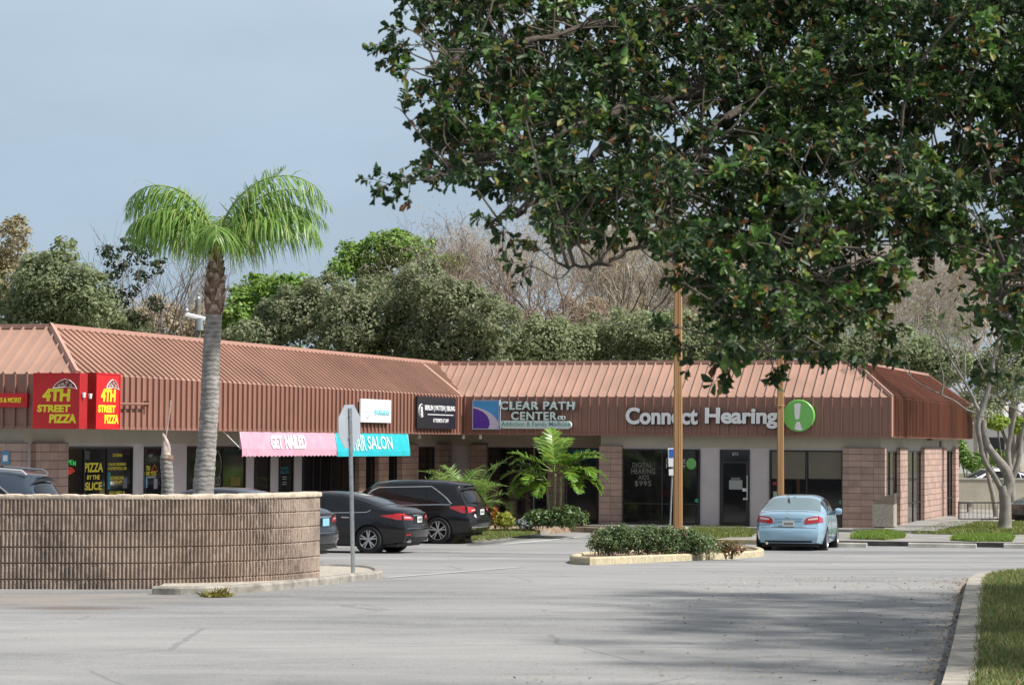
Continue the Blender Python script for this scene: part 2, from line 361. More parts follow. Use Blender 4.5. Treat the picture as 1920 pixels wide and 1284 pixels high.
# ================================================================ BUILDING
CB = Vector((-1.634, 80.385, EYE+.217-3.0)); YAW = -.3182
MBD = Matrix.Translation(CB) @ Matrix.Rotation(.0042, 4, 'Y') @ Matrix.Rotation(YAW, 4, 'Z')
MI = MBD.inverted()
H0, H1, H2, RUN = 3.0, 4.23, 5.386, 1.504
XR, YB, XL, YL = 14.17, 18.5, -13.0, -26.4
def hit(px, py, ax, val):
    """pixel -> building-local point on the plane axis=val"""
    o = MI @ Vector((0, 0, EYE)); d = MI.to_3x3() @ ray(px, py)
    t = (val-o[ax])/d[ax]; return o+d*t
bld = thing('shopping_plaza', 'long low L-shaped plaza of shops with a brown ribbed metal mansard roof', 'building')
bld.matrix_world = MBD
m_roof = mat('brown_roof_metal', (.41, .255, .195), .42, var=.15, scale=.55, spec=.5)
m_fasc = mat('brown_fascia_metal', (.285, .145, .108), .45, var=.10, scale=.8, spec=.5)
m_shade_rust = mat('shade_darkened_rusty_metal', (.21, .085, .05), .6, var=.35, scale=.9, stretch=(1, 1, .25))  # rusty brown, with tree shade over the right end put into the colour
m_stucco = mat('mauve_stucco', (.58, .515, .515), .9, var=.08, scale=1.5, bump=.15, bscale=40)
m_header = mat('shade_toned_header_stucco', (.45, .405, .335), .9, var=.08, scale=1.5, bump=.1)  # overhang shadow on the upper wall is put into this olive colour
m_soffit = mat('soffit', (.20, .17, .13), .9)
m_block = blockmat('scored_block', (.46, .315, .26)); m_blockp = blockmat('plain_scored_block', (.46, .315, .26), False)
m_frame = mat('dark_bronze_frame', (.025, .02, .018), .4, var=0)
m_glass = mat('dark_shop_glass', (.012, .012, .013), .06, var=0, spec=.6)
m_glass2 = mat('tinted_glass', (.03, .032, .022), .08, var=.5, scale=1.2, spec=.55)
m_blind = mat('lowered_blind', (.17, .155, .125), .9, var=.05, spec=.2)
out = [(0, YL), (0, 0), (XR, 0), (XR, YB), (XL, YB), (XL, YL)]
inn = [(-RUN, YL+RUN), (-RUN, RUN), (XR-RUN, RUN), (XR-RUN, YB-RUN), (XL+RUN, YB-RUN), (XL+RUN, YL+RUN)]
RS = .305
roof_mb, fas_mb, shade_rust_f, shade_rust_r, cap = MB(), MB(), MB(), MB(), MB()
for i in range(6):
    a, b2, c, d = [Vector(q) for q in (out[i], out[(i+1) % 6], inn[(i+1) % 6], inn[i])]
    L = (b2-a).length; u = (b2-a)/L; nrm = Vector((u.y, -u.x))
    sx0 = (d-a).dot(u); sx1 = (c-a).dot(u)-L     # ridge offsets at both ends
    F_, Rf = (shade_rust_f, shade_rust_r) if i == 2 else (fas_mb, roof_mb)
    P = lambda q, z, o=0: (q.x+nrm.x*o, q.y+nrm.y*o, z)
    F_.add([P(a, H0), P(b2, H0), P(b2, H1), P(a, H1)], [(0, 1, 2, 3)])
    Rf.add([P(a, H1), P(b2, H1), P(c, H2), P(d, H2)], [(0, 1, 2, 3)])
    F_.add([P(a, H0-.02, .02), P(b2, H0-.02, .02), P(b2, H0+.05, .02), P(a, H0+.05, .02), P(a, H0-.02, -.1), P(b2, H0-.02, -.1)], [(0, 1, 2, 3), (0, 4, 5, 1)])
    k = int(L/RS); off = .397 if i == 1 else RS/2
    rn = Vector((nrm.x, nrm.y, 0)); sd = Vector((-nrm.x*RUN, -nrm.y*RUN, H2-H1)); sn = Vector((nrm.x*(H2-H1), nrm.y*(H2-H1), RUN)).normalized()
    for j in range(k+1):
        s_ = off+j*RS-(RS if i == 1 else 0)
        if s_ < .03 or s_ > L-.03: continue
        q = a+u*s_; base = Vector((q.x, q.y, H0)); uu = Vector((u.x, u.y, 0))*.019; hgt = .058
        v = [base-uu, base+uu, base+uu+rn*hgt, base-uu+rn*hgt]
        v2 = [x_+Vector((0, 0, H1-H0)) for x_ in v]
        F_.add(v+v2, [(0, 1, 2, 3), (0, 4, 5, 1), (1, 5, 6, 2), (2, 6, 7, 3), (3, 7, 4, 0), (4, 7, 6, 5)])
        # up the slope until the ridge or a hip
        tmax = 1.0
        if sx0 > 0 and s_ < sx0: tmax = s_/sx0
        if sx1 < 0 and s_ > L+sx1: tmax = (L-s_)/(-sx1)
        tmin = 0.0
        if sx1 > 0 and False: pass
        b0 = Vector((q.x, q.y, H1)); v = [b0-uu, b0+uu, b0+uu+sn*hgt, b0-uu+sn*hgt]; v2 = [x_+sd*tmax for x_ in v]
        Rf.add(v+v2, [(0, 4, 5, 1), (1, 5, 6, 2), (2, 6, 7, 3), (3, 7, 4, 0), (4, 7, 6, 5), (0, 1, 2, 3)])
    # extra ribs reaching into a valley corner
    if sx1 > 0:
        j = 1
        while j*RS < sx1:
            t0 = j*RS/sx1; q = b2+u*(j*RS); b0 = Vector((q.x, q.y, H1)); uu = Vector((u.x, u.y, 0))*.019
            v = [b0+sd*t0+x_ for x_ in (-uu, uu, uu+sn*.058, -uu+sn*.058)]; v2 = [b0+sd+x_ for x_ in (-uu, uu, uu+sn*.058, -uu+sn*.058)]
            Rf.add(v+v2, [(0, 4, 5, 1), (1, 5, 6, 2), (2, 6, 7, 3), (3, 7, 4, 0)]); j += 1
    if sx0 < 0:
        j = 1
        while j*RS < -sx0:
            t0 = j*RS/(-sx0); q = a-u*(j*RS); b0 = Vector((q.x, q.y, H1)); uu = Vector((u.x, u.y, 0))*.019
            v = [b0+sd*t0+x_ for x_ in (-uu, uu, uu+sn*.058, -uu+sn*.058)]; v2 = [b0+sd+x_ for x_ in (-uu, uu, uu+sn*.058, -uu+sn*.058)]
            Rf.add(v+v2, [(0, 4, 5, 1), (1, 5, 6, 2), (2, 6, 7, 3), (3, 7, 4, 0)]); j += 1
    # ridge cap, eave break, hip cap
    D3, C3 = Vector((d.x, d.y, H2)), Vector((c.x, c.y, H2)); o3 = rn*.10
    cap.add([D3+o3+Vector((0, 0, -.05)), C3+o3+Vector((0, 0, -.05)), C3+o3+Vector((0, 0, .06)), D3+o3+Vector((0, 0, .06)), C3-rn*.12+Vector((0, 0, .06)), D3-rn*.12+Vector((0, 0, .06)), C3-rn*.12-Vector((0, 0, .6)), D3-rn*.12-Vector((0, 0, .6))],
            [(0, 1, 2, 3), (3, 2, 4, 5), (5, 4, 6, 7)])
    if i != 1:
        A3 = Vector((a.x, a.y, H1+.03)); B3 = Vector((d.x, d.y, H2+.04)); hd = (B3-A3).normalized()
        if i not in (1,): cap.tube([A3, B3], .075, 4)
        cap.tube([Vector((a.x, a.y, H0)), Vector((a.x, a.y, H1+.03))], .045, 4)
roof_mb.add([(x_, y_, H2-.5) for x_, y_ in inn], [tuple(range(6))])
roof_o = roof_mb.build('roof', m_roof, bld); fas_o = fas_mb.build('fascia', m_fasc, bld)
tag(shade_rust_r.build('roof', m_shade_rust, bld), 'rusty roof slope at the right end with tree shade in its colour'); tag(shade_rust_f.build('fascia', m_shade_rust, bld), 'rusty fascia at the right end with tree shade in its colour')
cap.build('ridge_cap', mat('ridge_cap_metal', (.47, .27, .21), .45, var=.05), bld)
so_mb = MB().add([(x_, y_, H0+.01) for x_, y_ in out], [tuple(range(6))]); so_mb.build('soffit', m_soffit, bld)
# --- walls.  left wing shopfront plane x=-OX, end wall y=YL+OE, right wing front y=OF, recess y=RC, right end x=XR-OF
OX, OE, OF, RC = 1.60, .46, .46, 3.2
HW = 2.56
wl, hd = MB(), MB()
def wx(px, plane): return hit(px, 900, 1, plane).x     # right-wing x at pixel column
def wy(px, plane): return hit(px, 900, 0, plane).y
xrec = wx(1128, OF)
wl.box(xrec, XR-OF, OF, OF+.2, 0, H0); wl.box(XR-OF-.2, XR-OF, OF+.2, YB-OF, 0, H0)
wl.box(-OX-.2, -OX, YL+OE, RC, 0, H0); wl.box(XL+OE, -OX-.2, YL+OE, YL+OE+.2, 0, H0)
wl.box(-OX, xrec, RC, RC+.2, 0, H0); wl.box(xrec, xrec+.2, OF+.2, RC, 0, H0)
wl.box(XL+OE, XL+OE+.2, YL+OE+.2, YB-OF, 0, H0); wl.box(XL+OE+.2, XR-OF-.2, YB-OF-.2, YB-OF, 0, H0)
wl.build('wall', m_stucco, bld)
e_ = .03
hd.box(xrec-.02, XR-OF+e_, OF-e_, OF, 2.62, H0); hd.box(XR-OF, XR-OF+e_, OF, YB-OF, 2.62, H0)
hd.box(-OX, -OX+e_, YL+OE, RC, 2.64, H0); hd.box(XL+OE, -OX+e_, YL+OE-e_, YL+OE, 2.64, H0); hd.box(-OX+e_, xrec-.03, RC-e_, RC, 2.6, H0)
hd.build('header', m_header, bld)
FACE = {'R': 0, 'L': 1, 'E': 2, 'X': 3, 'S': 4}
def fr(face, a, b_, d0, d1, z0, z1, mb):
    """box on a facade: a..b along it, d0..d1 outward of its wall plane"""
    if face == 'R': mb.box(a, b_, OF-d1, OF-d0, z0, z1)
    elif face == 'S': mb.box(a, b_, RC-d1, RC-d0, z0, z1)
    elif face == 'L': mb.box(-OX+d0, -OX+d1, a, b_, z0, z1)
    elif face == 'X': mb.box(XR-OF+d0, XR-OF+d1, a, b_, z0, z1)
    elif face == 'E': mb.box(a, b_, YL+OE-d1, YL+OE-d0, z0, z1)
    return mb
def PX(face, px):
    return wx(px, OF) if face == 'R' else wx(px, RC) if face == 'S' else wy(px, -OX) if face == 'L' else wy(px, XR-OF) if face == 'X' else wx(px, YL+OE)
def pier(face, p0, p1, d=.16, z1=2.66, m=None, a=None, b_=None):
    a = PX(face, p0) if a is None else a; b_ = PX(face, p1) if b_ is None else b_
    return fr(face, a, b_, .0, d, 0, z1, MB()).build('block_pier', m or m_block, bld)
def sign_mat(face, a, d, z):
    """matrix (building local) of a frame standing on a facade: X along, -Y outward"""
    if face in 'RS': return Matrix.Translation((a, (OF if face == 'R' else RC)-d, z))
    if face == 'E': return Matrix.Translation((a, YL+OE-d, z))
    return Matrix.Translation((-OX+d if face == 'L' else XR-OF+d, a, z)) @ Matrix.Rotation(math.pi/2, 4, 'Z')
def window(face, p0, p1, z0=.15, z1=HW, mull=(), glass=None, d=.05, kind='shop_window', bar=True):
    a, b_ = PX(face, p0), PX(face, p1); fw = .05; mb = MB()
    fr(face, a, a+fw, -.02, d, z0, z1, mb); fr(face, b_-fw, b_, -.02, d, z0, z1, mb)
    fr(face, a+fw, b_-fw, -.02, d, z1-fw, z1, mb); fr(face, a+fw, b_-fw, -.02, d, z0, z0+fw, mb)
    for q in mull:
        c = PX(face, q); fr(face, c-.025, c+.025, -.02, d-.002, z0+fw, z1-fw, mb)
    if bar: fr(face, a+fw, b_-fw, -.02, d-.004, .78, .815, mb)
    o = mb.build(kind, m_frame, bld)
    pn = MB(); fr(face, a+.02, b_-.02, .004, .02, z0+.02, z1-.02, pn); pn.build('pane', glass or m_glass, o)
    o['_ab'] = (a, b_); return o
def on_pane(o, face, px, py, dd=.022):
    """empty-free helper: local matrix on the glass at a pixel"""
    ax, val = {'R': (1, OF-dd), 'S': (1, RC-dd), 'L': (0, -OX+dd), 'X': (0, XR-OF+dd), 'E': (1, YL+OE-dd)}[face]
    return hit(px, py, ax, val)
def decal_text(parent, face, body, x0, y0, x1, y1, m, name='lettering', bold=0.01, shear=0, dd=.024, depth=.003, sp=1.0):
    A, B = on_pane(parent, face, x0, y1, dd), on_pane(parent, face, x1, y0, dd)
    if face in 'RSE': o = text_mesh(name, body, m, parent, (A.x, B.x, A.z, B.z), A.y, depth, bold, shear, spacing=sp)
    else:
        o = text_mesh(name, body, m, parent, (A.y, B.y, A.z, B.z), 0, depth, bold, shear, spacing=sp)
        o.data.transform(Matrix.Translation((A.x, 0, 0)) @ Matrix.Rotation(math.pi/2, 4, 'Z'))
    return o
def decal_panel(parent, face, x0, y0, x1, y1, m, name, dd=.022, th=.004):
    A, B = on_pane(parent, face, x0, y1, dd), on_pane(parent, face, x1, y0, dd)
    mb = MB()
    d0 = dd
    fr(face, *( (A.x, B.x) if face in 'RSE' else (A.y, B.y)), d0, d0+th, A.z, B.z, mb)
    return mb.build(name, m, parent)
def ring_decal(parent, face, cx, cy, rx, ry, wd, m, name, dd=.024, n=28, disc=False):
    A, B = on_pane(parent, face, cx-rx, cy+ry, dd), on_pane(parent, face, cx+rx, cy-ry, dd)
    u0, u1 = ((A.x, B.x) if face in 'RSE' else (A.y, B.y)); cu, cz, ru, rz = (u0+u1)/2, (A.z+B.z)/2, abs(u1-u0)/2, abs(B.z-A.z)/2
    def pt(u, z): return (u, A.y, z) if face in 'RSE' else (A.x, u, z)
    vs = [pt(cu+ru*math.cos(2*math.pi*i/n), cz+rz*math.sin(2*math.pi*i/n)) for i in range(n)]
    if disc: return MB().add(vs, [tuple(range(n))]).build(name, m, parent)
    return MB().tube(vs+[vs[0]], wd, 5, caps=False).build(name, m, parent)
m_yel = mat('yellow_vinyl', (.80, .66, .05), .6, var=0); m_lg = mat('pale_vinyl', (.42, .42, .42), .6, var=0)
m_dimtxt = mat('dim_vinyl', (.20, .19, .17), .6, var=0); m_green = mat('green_vinyl', (.17, .46, .13), .6, var=0); m_paper = mat('grey_paper', (.34, .34, .33), .9, var=.1, scale=30)
m_teal = mat('teal_vinyl', (.02, .22, .26), .6, var=0); m_sky = mat('blue_vinyl', (.22, .45, .62), .6, var=0)
# right wing, front
pier('R', 1126, 1168); pier('R', 1582, 1649, d=.2)
o = window('R', 1168, 1313, mull=(1242,))
for ln, y0, y1, xa, xb in (('DIGITAL', 867, 876, 1186, 1222), ('HEARING', 878, 888, 1184, 1228), ('AIDS', 890, 899, 1197, 1217), ('$995', 901, 912, 1190, 1221)):
    decal_text(o, 'R', ln, xa, y0, xb, y1, m_dimtxt, bold=.004, sp=1.1)
decal_text(o, 'R', 'Connect', 1249, 858, 1285, 868, m_lg, bold=.02); decal_text(o, 'R', 'Hearing', 1249, 869, 1285, 880, m_lg, bold=.02)
ring_decal(o, 'R', 1296, 869, 9.5, 10.5, 0, m_green, 'green_disc', disc=True)
ring_decal(o, 'R', 1306.5, 938, 4, 3.5, 0, mat('small_green_sticker', (.03, .33, .16), .6, var=0), 'sticker', disc=True)
o = window('R', 1350, 1406, z0=.03, kind='shop_door', bar=False)
decal_text(o, 'R', '875', 1373, 848, 1384, 854, m_lg, bold=.01)
mb = MB(); a, b_ = o['_ab']; fr('R', a+.05, b_-.05, .0, .046, 2.13, 2.19, mb); fr('R', a+.05, b_-.05, 0, .046, .03, .24, mb); fr('R', a+.05, a+.12, 0, .046, .24, 2.13, mb); fr('R', b_-.12, b_-.05, 0, .046, .24, 2.13, mb); mb.build('door_leaf', m_frame, o)
decal_panel(o, 'R', 1367, 900, 1392, 917, m_paper, 'notice', .03); decal_panel(o, 'R', 1392, 915, 1400, 921, m_white, 'sticker', .05)
decal_text(o, 'R', 'HOURS', 1371, 895, 1388, 899, m_lg, bold=.01)
hb = hit(1401, 935, 1, OF-.1); MB().box(hb.x-.015, hb.x+.015, hb.y-.02, hb.y+.02, hb.z-.02, hb.z+.75).box(hb.x-.13, hb.x+.02, hb.y-.03, hb.y+.01, hb.z-.03, hb.z+.03).build('handle', mat('steel', (.55, .55, .55), .3, 1, var=0), o)
o = window('R', 1443, 1581, mull=(1513,))
decal_panel(o, 'R', 1447, 846, 1510, 897, m_blind, 'blind', .021); decal_panel(o, 'R', 1516, 846, 1578, 897, m_blind, 'blind', .021)
ring_decal(o, 'R', 1577, 941, 4, 4, 0, MATS['small_green_sticker'], 'sticker', disc=True)
decal_panel(o, 'R', 1450, 921, 1458, 932, mat('pale_green_paper', (.35, .45, .36), .9, var=0), 'notice', .022)
decal_panel(o, 'R', 1449, 903, 1456, 909, mat('dark_red_sticker', (.28, .03, .05), .6, var=0), 'sticker', .022)
# right end
xe = XR-OF
pier('X', 0, 0, d=.2, a=OF-.2, b_=PX('X', 1650)); pier('X', 1680, 1694, d=.14); pier('X', 1725, 1757, d=.16, m=m_blockp); pier('X', 1764, 1769, d=.12); pier('X', 1784, 1790, d=.16, m=m_blockp)
for p0, p1 in ((1651, 1679), (1695, 1724), (1769.5, 1783)):
    window('X', p0, p1, z0=.1, mull=((p0+p1)/2+1,))
q = PX('X', 1760); MB().tube([(xe+.08, q, 0), (xe+.08, q, 2.9)], .05, 8).box(xe+.02, xe+.16, q-.08, q+.08, 1.15, 1.4).build('downpipe', mat('painted_pipe', (.30, .22, .19), .6), bld)
q = hit(1744, 821, 0, xe+.1); MB().box(xe+.03, xe+.2, q.y-.25, q.y+.25, q.z-.09, q.z+.09).build('wall_light', mat('wall_light_brown', (.30, .22, .13), .6), bld)
# recess at the inner corner
m_dark = mat('dark_recess_glass', (.008, .008, .009), .1, var=0)
pier('S', 884, 915, d=.2); pier('S', 1030, 1062, d=.2)
o = window('S', 916, 1000, mull=(980,)); o = window('S', 1064, 1122, z0=.03, glass=m_dark, bar=False, kind='shop_door')
A = hit(1110, 846, 1, RC-.06); MB().box(A.x-.2, A.x+.2, A.y, A.y+.03, A.z-.1, A.z+.1).build('door_sign', mat('blue_plate', (.03, .10, .22), .5, var=0), o)
window('S', 1003, 1028, z0=.03, kind='shop_door')
# left wing
pier('E', -10, 57, d=.14, z1=2.66, b_=-OX+.14); pier('L', 57, 118, d=.14, m=m_blockp)
wpz = window('L', 118, 246, mull=(155, 198))
for ln, y0, y1, xa, xb in (('PIZZA', 867, 885, 158, 193), ('BY THE', 890, 899, 163, 187), ('SLICE', 903, 919, 159, 191)):
    decal_text(wpz, 'L', ln, xa, y0, xb, y1, m_yel, bold=.03, shear=.05)
for ln, y0, y1, xa, xb in (('CATERING', 850, 856, 211, 229), ('ONLINE ORDERING', 867, 873, 203, 236), ('4THSTREETPIZZA.COM', 875, 881, 202, 237), ('DOWNLOAD', 892, 899, 207, 232), ('OUR APP', 900, 907, 211, 229), ('DELIVERY &', 920, 927, 205, 234), ('TAKE OUT', 928, 935, 207, 231)):
    decal_text(wpz, 'L', ln, xa, y0, xb, y1, m_yel, bold=.012)
decal_panel(wpz, 'L', 200, 885, 207, 917, m_teal, 'poster'); decal_panel(wpz, 'L', 230, 895, 238, 915, mat('grey_poster', (.15, .14, .16), .8, var=.3, scale=40), 'poster')
decal_panel(wpz, 'L', 158, 845, 168, 862, mat('dim_poster', (.07, .075, .08), .8, var=.3, scale=20), 'poster'); decal_panel(wpz, 'L', 186, 915, 196, 935, mat('olive_poster', (.2, .17, .04), .8), 'poster')
o = window('L', 269, 302, z0=.03, kind='shop_door', bar=False)
decal_text(o, 'L', '107', 279, 851, 286, 857, m_lg, bold=.01); decal_text(o, 'L', '4TH', 271, 873, 281, 883, m_yel, bold=.03); decal_text(o, 'L', 'STREET PIZZA', 270, 884, 293, 891, m_yel, bold=.02)
A, B = on_pane(o, 'L', 283, 883, .024), on_pane(o, 'L', 295, 870, .024)
MB().tube([(A.x, A.y, A.z), (A.x, (A.y+B.y)/2, B.z), (A.x, B.y, A.z), (A.x, A.y, A.z)], .025, 5).build('slice_outline', mat('orange_vinyl', (.45, .13, .03), .6, var=0), o)
decal_panel(o, 'L', 270, 893, 276, 914, m_sky, 'poster'); decal_panel(o, 'L', 277, 892, 292, 896, m_paper, 'poster'); decal_panel(o, 'L', 288, 897, 295, 916, mat('lilac_paper', (.30, .28, .31), .9, var=0), 'poster')
o = window('L', 350, 458, mull=(415,), glass=m_glass2)
ring_decal(o, 'L', 405, 871, 9.5, 26, .02, m_dimtxt, 'oval_outline'); decal_text(o, 'L', 'NAILED', 391, 893, 414, 910, m_dimtxt, bold=.01)
decal_panel(o, 'L', 432, 893, 451, 911, mat('mustard_poster', (.16, .13, .02), .8, var=.2), 'poster')
window('L', 476, 504)
o = window('L', 522, 548, z0=.03, kind='shop_door', bar=False)
decal_text(o, 'L', 'HAIR', 526, 874, 541, 880, m_teal, bold=.02); decal_text(o, 'L', 'SALON', 526, 881, 541, 888, m_teal, bold=.02)
for y in (893, 897, 903, 907): decal_panel(o, 'L', 529, y, 537, y+1.6, m_lg, 'opening_hours')
window('L', 566, 662, mull=(585, 598, 618, 640), glass=m_dark)
pier('L', 664, 677); pier('L', 701, 720); window('L', 678, 700, z0=.03, kind='shop_door', glass=m_dark); window('L', 721, 742, glass=m_dark)
pier('L', 745, 776); window('L', 778, 812, glass=m_dark); pier('L', 815, 838); window('L', 840, 866, glass=m_dark)
# ================================================================ SIGNS, AWNINGS, SMALL FIXTURES ON THE BUILDING
def on_facia(face, px, py, d=0.0):
    return {'R': lambda: hit(px, py, 1, -d), 'L': lambda: hit(px, py, 0, d), 'E': lambda: hit(px, py, 1, YL-d)}[face]()
def signthing(name, label, cat, face, x0, y0, x1, y1, d):
    """Empty at the sign's lower left corner, X along the sign, -Y outward; returns it with width and height"""
    A, B = on_facia(face, x0, y1, d), on_facia(face, x1, y0, d)
    wd = (B.y-A.y) if face == 'L' else (B.x-A.x)
    M = Matrix.Translation(A)
    if face == 'L': M = M @ Matrix.Rotation(math.pi/2, 4, 'Z')
    o = thing(name, label, cat); o.matrix_world = MBD @ M
    o['px'] = 0; del o['px']
    fx = lambda px: (px-x0)/(x1-x0)*wd
    fz = lambda py: (y1-py)/(y1-y0)*(B.z-A.z)
    if face == 'L':
        fx = lambda px: on_facia('L', px, (y0+y1)/2, d).y-A.y
    return o, wd, B.z-A.z, fx, fz
m_red = mat('sign_red', (.62, .012, .015), .35, var=.05); m_redd = mat('sign_red_edge', (.38, .01, .012), .5, var=.1)
m_signyel = mat('sign_yellow', (.86, .74, .03), .5, var=0); m_black = mat('sign_black', (.02, .02, .024), .35, var=.1)
m_signwhite = mat('sign_white', (.82, .82, .83), .4, var=.02)
m_pizzaout = mat('pizza_outline', (.80, .74, .70), .6, var=0); m_pizza = mat('pizza_brown', (.18, .03, .02), .6, var=.5, scale=14)
def pizza_cab(face, x0, y0, x1, y1, d, th, label):
    o, wd, hh, fx, fz = signthing('pizza_sign', label, 'sign', face, x0, y0, x1, y1, d)
    o['group'] = 'red pizza sign cabinets on the roof corner'
    MB().box(0, wd, 0, th, 0, hh).build('cabinet', m_redd, o)
    MB().box(.03, wd-.03, -.012, 0, .03, hh-.03).build('sign_face', m_red, o)
    fr_ = MB(); fr_.box(0, wd, -.025, 0, 0, .028); fr_.box(0, wd, -.025, 0, hh-.028, hh); fr_.box(0, .028, -.025, 0, .03, hh-.03); fr_.box(wd-.028, wd, -.025, 0, .03, hh-.03); fr_.build('trim', m_red, o)
    X = lambda t: t*wd
    text_mesh('lettering', '4TH', m_signyel, o, (X(.20), X(.80), hh*.49, hh*.72), -.013, .008, .05, .06)
    text_mesh('lettering', 'STREET', m_signyel, o, (X(.09), X(.80), hh*.295, hh*.43), -.013, .008, .05, .06)
    text_mesh('lettering', 'PIZZA', m_signyel, o, (X(.35), X(.93), hh*.10, hh*.26), -.013, .008, .05, .06)
    arc = [(.42, .73), (.48, .80), (.58, .86), (.68, .89), (.78, .87), (.88, .80), (.94, .71), (.90, .725), (.80, .745), (.65, .745), (.52, .735)]
    MB().add([(X(a), -.014, hh*b) for a, b in arc], [tuple(range(len(arc)))]).build('pizza_slice', m_pizza, o)
    pts = [(X(a), -.018, hh*b) for a, b in arc]; mb = MB().tube(pts+[pts[0]], .011, 5, caps=False)
    for cx, cy in ((.62, .80), (.72, .83), (.80, .78), (.55, .77), (.68, .77)):
        mb.tube([(X(cx)+.03*math.cos(t*.785), -.018, hh*cy+.025*math.sin(t*.785)) for t in range(9)], .007, 4, caps=False)
    mb.build('slice_outline', m_pizzaout, o)
    return o
pizza_cab('E', 62, 699, 151, 803, .36, .34, 'wide red pizza shop sign cabinet facing the street at the roof corner')
pizza_cab('L', 178, 701, 225, 804, .30, .26, 'narrow looking red pizza shop sign cabinet turned along the shopfronts')
o, wd, hh, fx, fz = signthing('banner_sign', 'small low red sign reading & MORE! at the left edge', 'sign', 'E', -60, 737, 51, 763, .1)
MB().box(0, wd, 0, .08, 0, hh).build('panel', m_red, o)
text_mesh('lettering', 'PIZZA, WINGS & MORE!', m_signyel, o, (fx(-50), fx(40), hh*.27, hh*.68), -.003, .006, .03)
# corner brackets and spotlights between the cabinets
A = on_facia('L', 172, 742, .2)
for i, (px, py) in enumerate(((157, 741), (169, 743))):
    q = on_facia('L', px, py, .33); s = thing('sign_spotlight', ['small white spotlight on the left of the gap between the red sign cabinets', 'small white spotlight on the right of the gap between the red sign cabinets'][i], 'spotlight', group='spotlights between the red cabinets'); s.matrix_world = MBD @ Matrix.Translation(q)
    MB().lathe([(.0, -.05), (.035, -.05), (.05, .05), (.045, .06), (0, .06)], 10).build('lamp_head', m_white, s)
    MB().tube([(0, 0, -.04), (-.16, .05, -.12), (-.34, .05, -.12)], .014, 6).build('arm', m_redd, s)
A, B = on_facia('L', 220, 757, .13), on_facia('L', 279, 757, .13)
s = thing('conduit_pipe', 'thin brown conduit pipe running along the fascia beside the red sign', 'pipe'); s.matrix_world = MBD
MB().tube([A, B, B+Vector((-.13, .0, 0))], .028, 8).build('pipe', m_fasc, s); MB().box(B.x-.14, B.x+.03, B.y-.05, B.y+.05, B.z-.06, B.z+.07).build('elbow_box', m_fasc, s)
# white and black panel signs
o, wd, hh, fx, fz = signthing('panel_sign', 'white panel sign with pale blue brush lettering on the brown fascia', 'sign', 'L', 676, 750, 733.5, 791, .13)
MB().box(0, wd, 0, .05, 0, hh).build('panel', m_signwhite, o)
m_pale = mat('pale_blue_print', (.60, .74, .84), .5, var=0); m_pale2 = mat('sky_blue_print', (.30, .66, .80), .5, var=0)
mb = MB(); c = (wd*.24, hh*.5)
for dx in (-.12, -.05, .05, .12):
    mb.box(c[0]+dx*wd-.012, c[0]+dx*wd+.012, -.006, 0, hh*.30, hh*.78)
mb.box(wd*.06, wd*.42, -.007, 0, hh*.44, hh*.47); mb.tube([(c[0]+.07*wd*math.cos(t*.52), -.004, hh*.24+.05*hh*math.sin(t*.52)) for t in range(13)], .012, 4, caps=False); mb.build('emblem', m_pale, o)
mb = MB()
for q in range(2):
    mb.tube([(wd*(.44+.5*t/44), -.004, hh*(.46+.14*math.sin(t*(1.05+q*.55)+q)*(.8+.2*math.sin(t*.7))-.03*q)) for t in range(45)], .02, 4, caps=False)
mb.build('script_lettering', m_pale2, o)
o, wd, hh, fx, fz = signthing('panel_sign', 'black panel sign of a law office with white lettering at the inner corner', 'sign', 'L', 782, 746, 855, 803, .13)
MB().box(0, wd, 0, .05, 0, hh).build('panel', m_black, o)
text_mesh('lettering', 'BERLIN | PATTEN | EBLING', m_signwhite, o, (wd*.19, wd*.97, hh*.53, hh*.73), -.002, .006, .03)
text_mesh('lettering', 'ATTORNEYS AT LAW', m_signwhite, o, (wd*.40, wd*.80, hh*.20, hh*.32), -.002, .006, .02)
MB().box(wd*.26, wd*.93, -.006, 0, hh*.43, hh*.455).build('rule_line', m_signwhite, o)
mb = MB().tube([(wd*(.10+.065*math.cos(t*.3)), -.006, hh*(.55+.20*math.sin(t*.3))) for t in range(3, 19)], .016, 4); mb.build('emblem_ring', m_signwhite, o)
text_mesh('emblem_letter', 'B', m_signwhite, o, (wd*.085, wd*.14, hh*.40, hh*.68), -.002, .006, .03)
# medical centre sign: logo box, letters, pill
o, wd, hh, fx, fz = signthing('medical_sign', 'channel letter sign of a medical centre with purple and blue logo box', 'sign', 'R', 887, 752, 1078, 803, .20)
m_teald = mat('letter_return', (.03, .09, .09), .5, var=0)
lw = fx(935)
MB().box(0, lw, 0, .16, 0, hh).build('logo_box', mat('logo_sky', (.08, .36, .74), .35, var=.05), o)
cv = lambda n, r0, a0, a1, cx, cz: [(cx+r0*math.cos(a0+(a1-a0)*i/n), cz+r0*math.sin(a0+(a1-a0)*i/n)) for i in range(n+1)]
outer = [(lw*x_, hh*z_) for x_, z_ in ((.0, .80), (.2, .76), (.45, .68), (.7, .55), (.88, .40), (1, .22))]
inner = [(lw*x_, hh*z_) for x_, z_ in ((0, .74), (.18, .70), (.40, .60), (.56, .46), (.64, .30), (.66, .14), (.60, 0))]
MB().add([(x_, -.004, z_) for x_, z_ in outer+[(lw, 0)]+inner[::-1]], [tuple(range(len(outer)+1+len(inner)))]).build('logo_swoosh', mat('logo_lilac', (.66, .60, .74), .4, var=0), o)
MB().add([(x_, -.008, z_) for x_, z_ in inner+[(0, 0)]], [tuple(range(len(inner)+1))]).build('logo_hill', mat('logo_purple', (.11, .035, .36), .35, var=.05), o)
fm = MB()
for bx in ((-.03, lw+.03, -.01, .16, hh, hh+.03), (-.03, lw+.03, -.01, .16, -.03, 0), (-.03, 0, -.01, .16, 0, hh), (lw, lw+.03, -.01, .16, 0, hh)): fm.box(*bx)
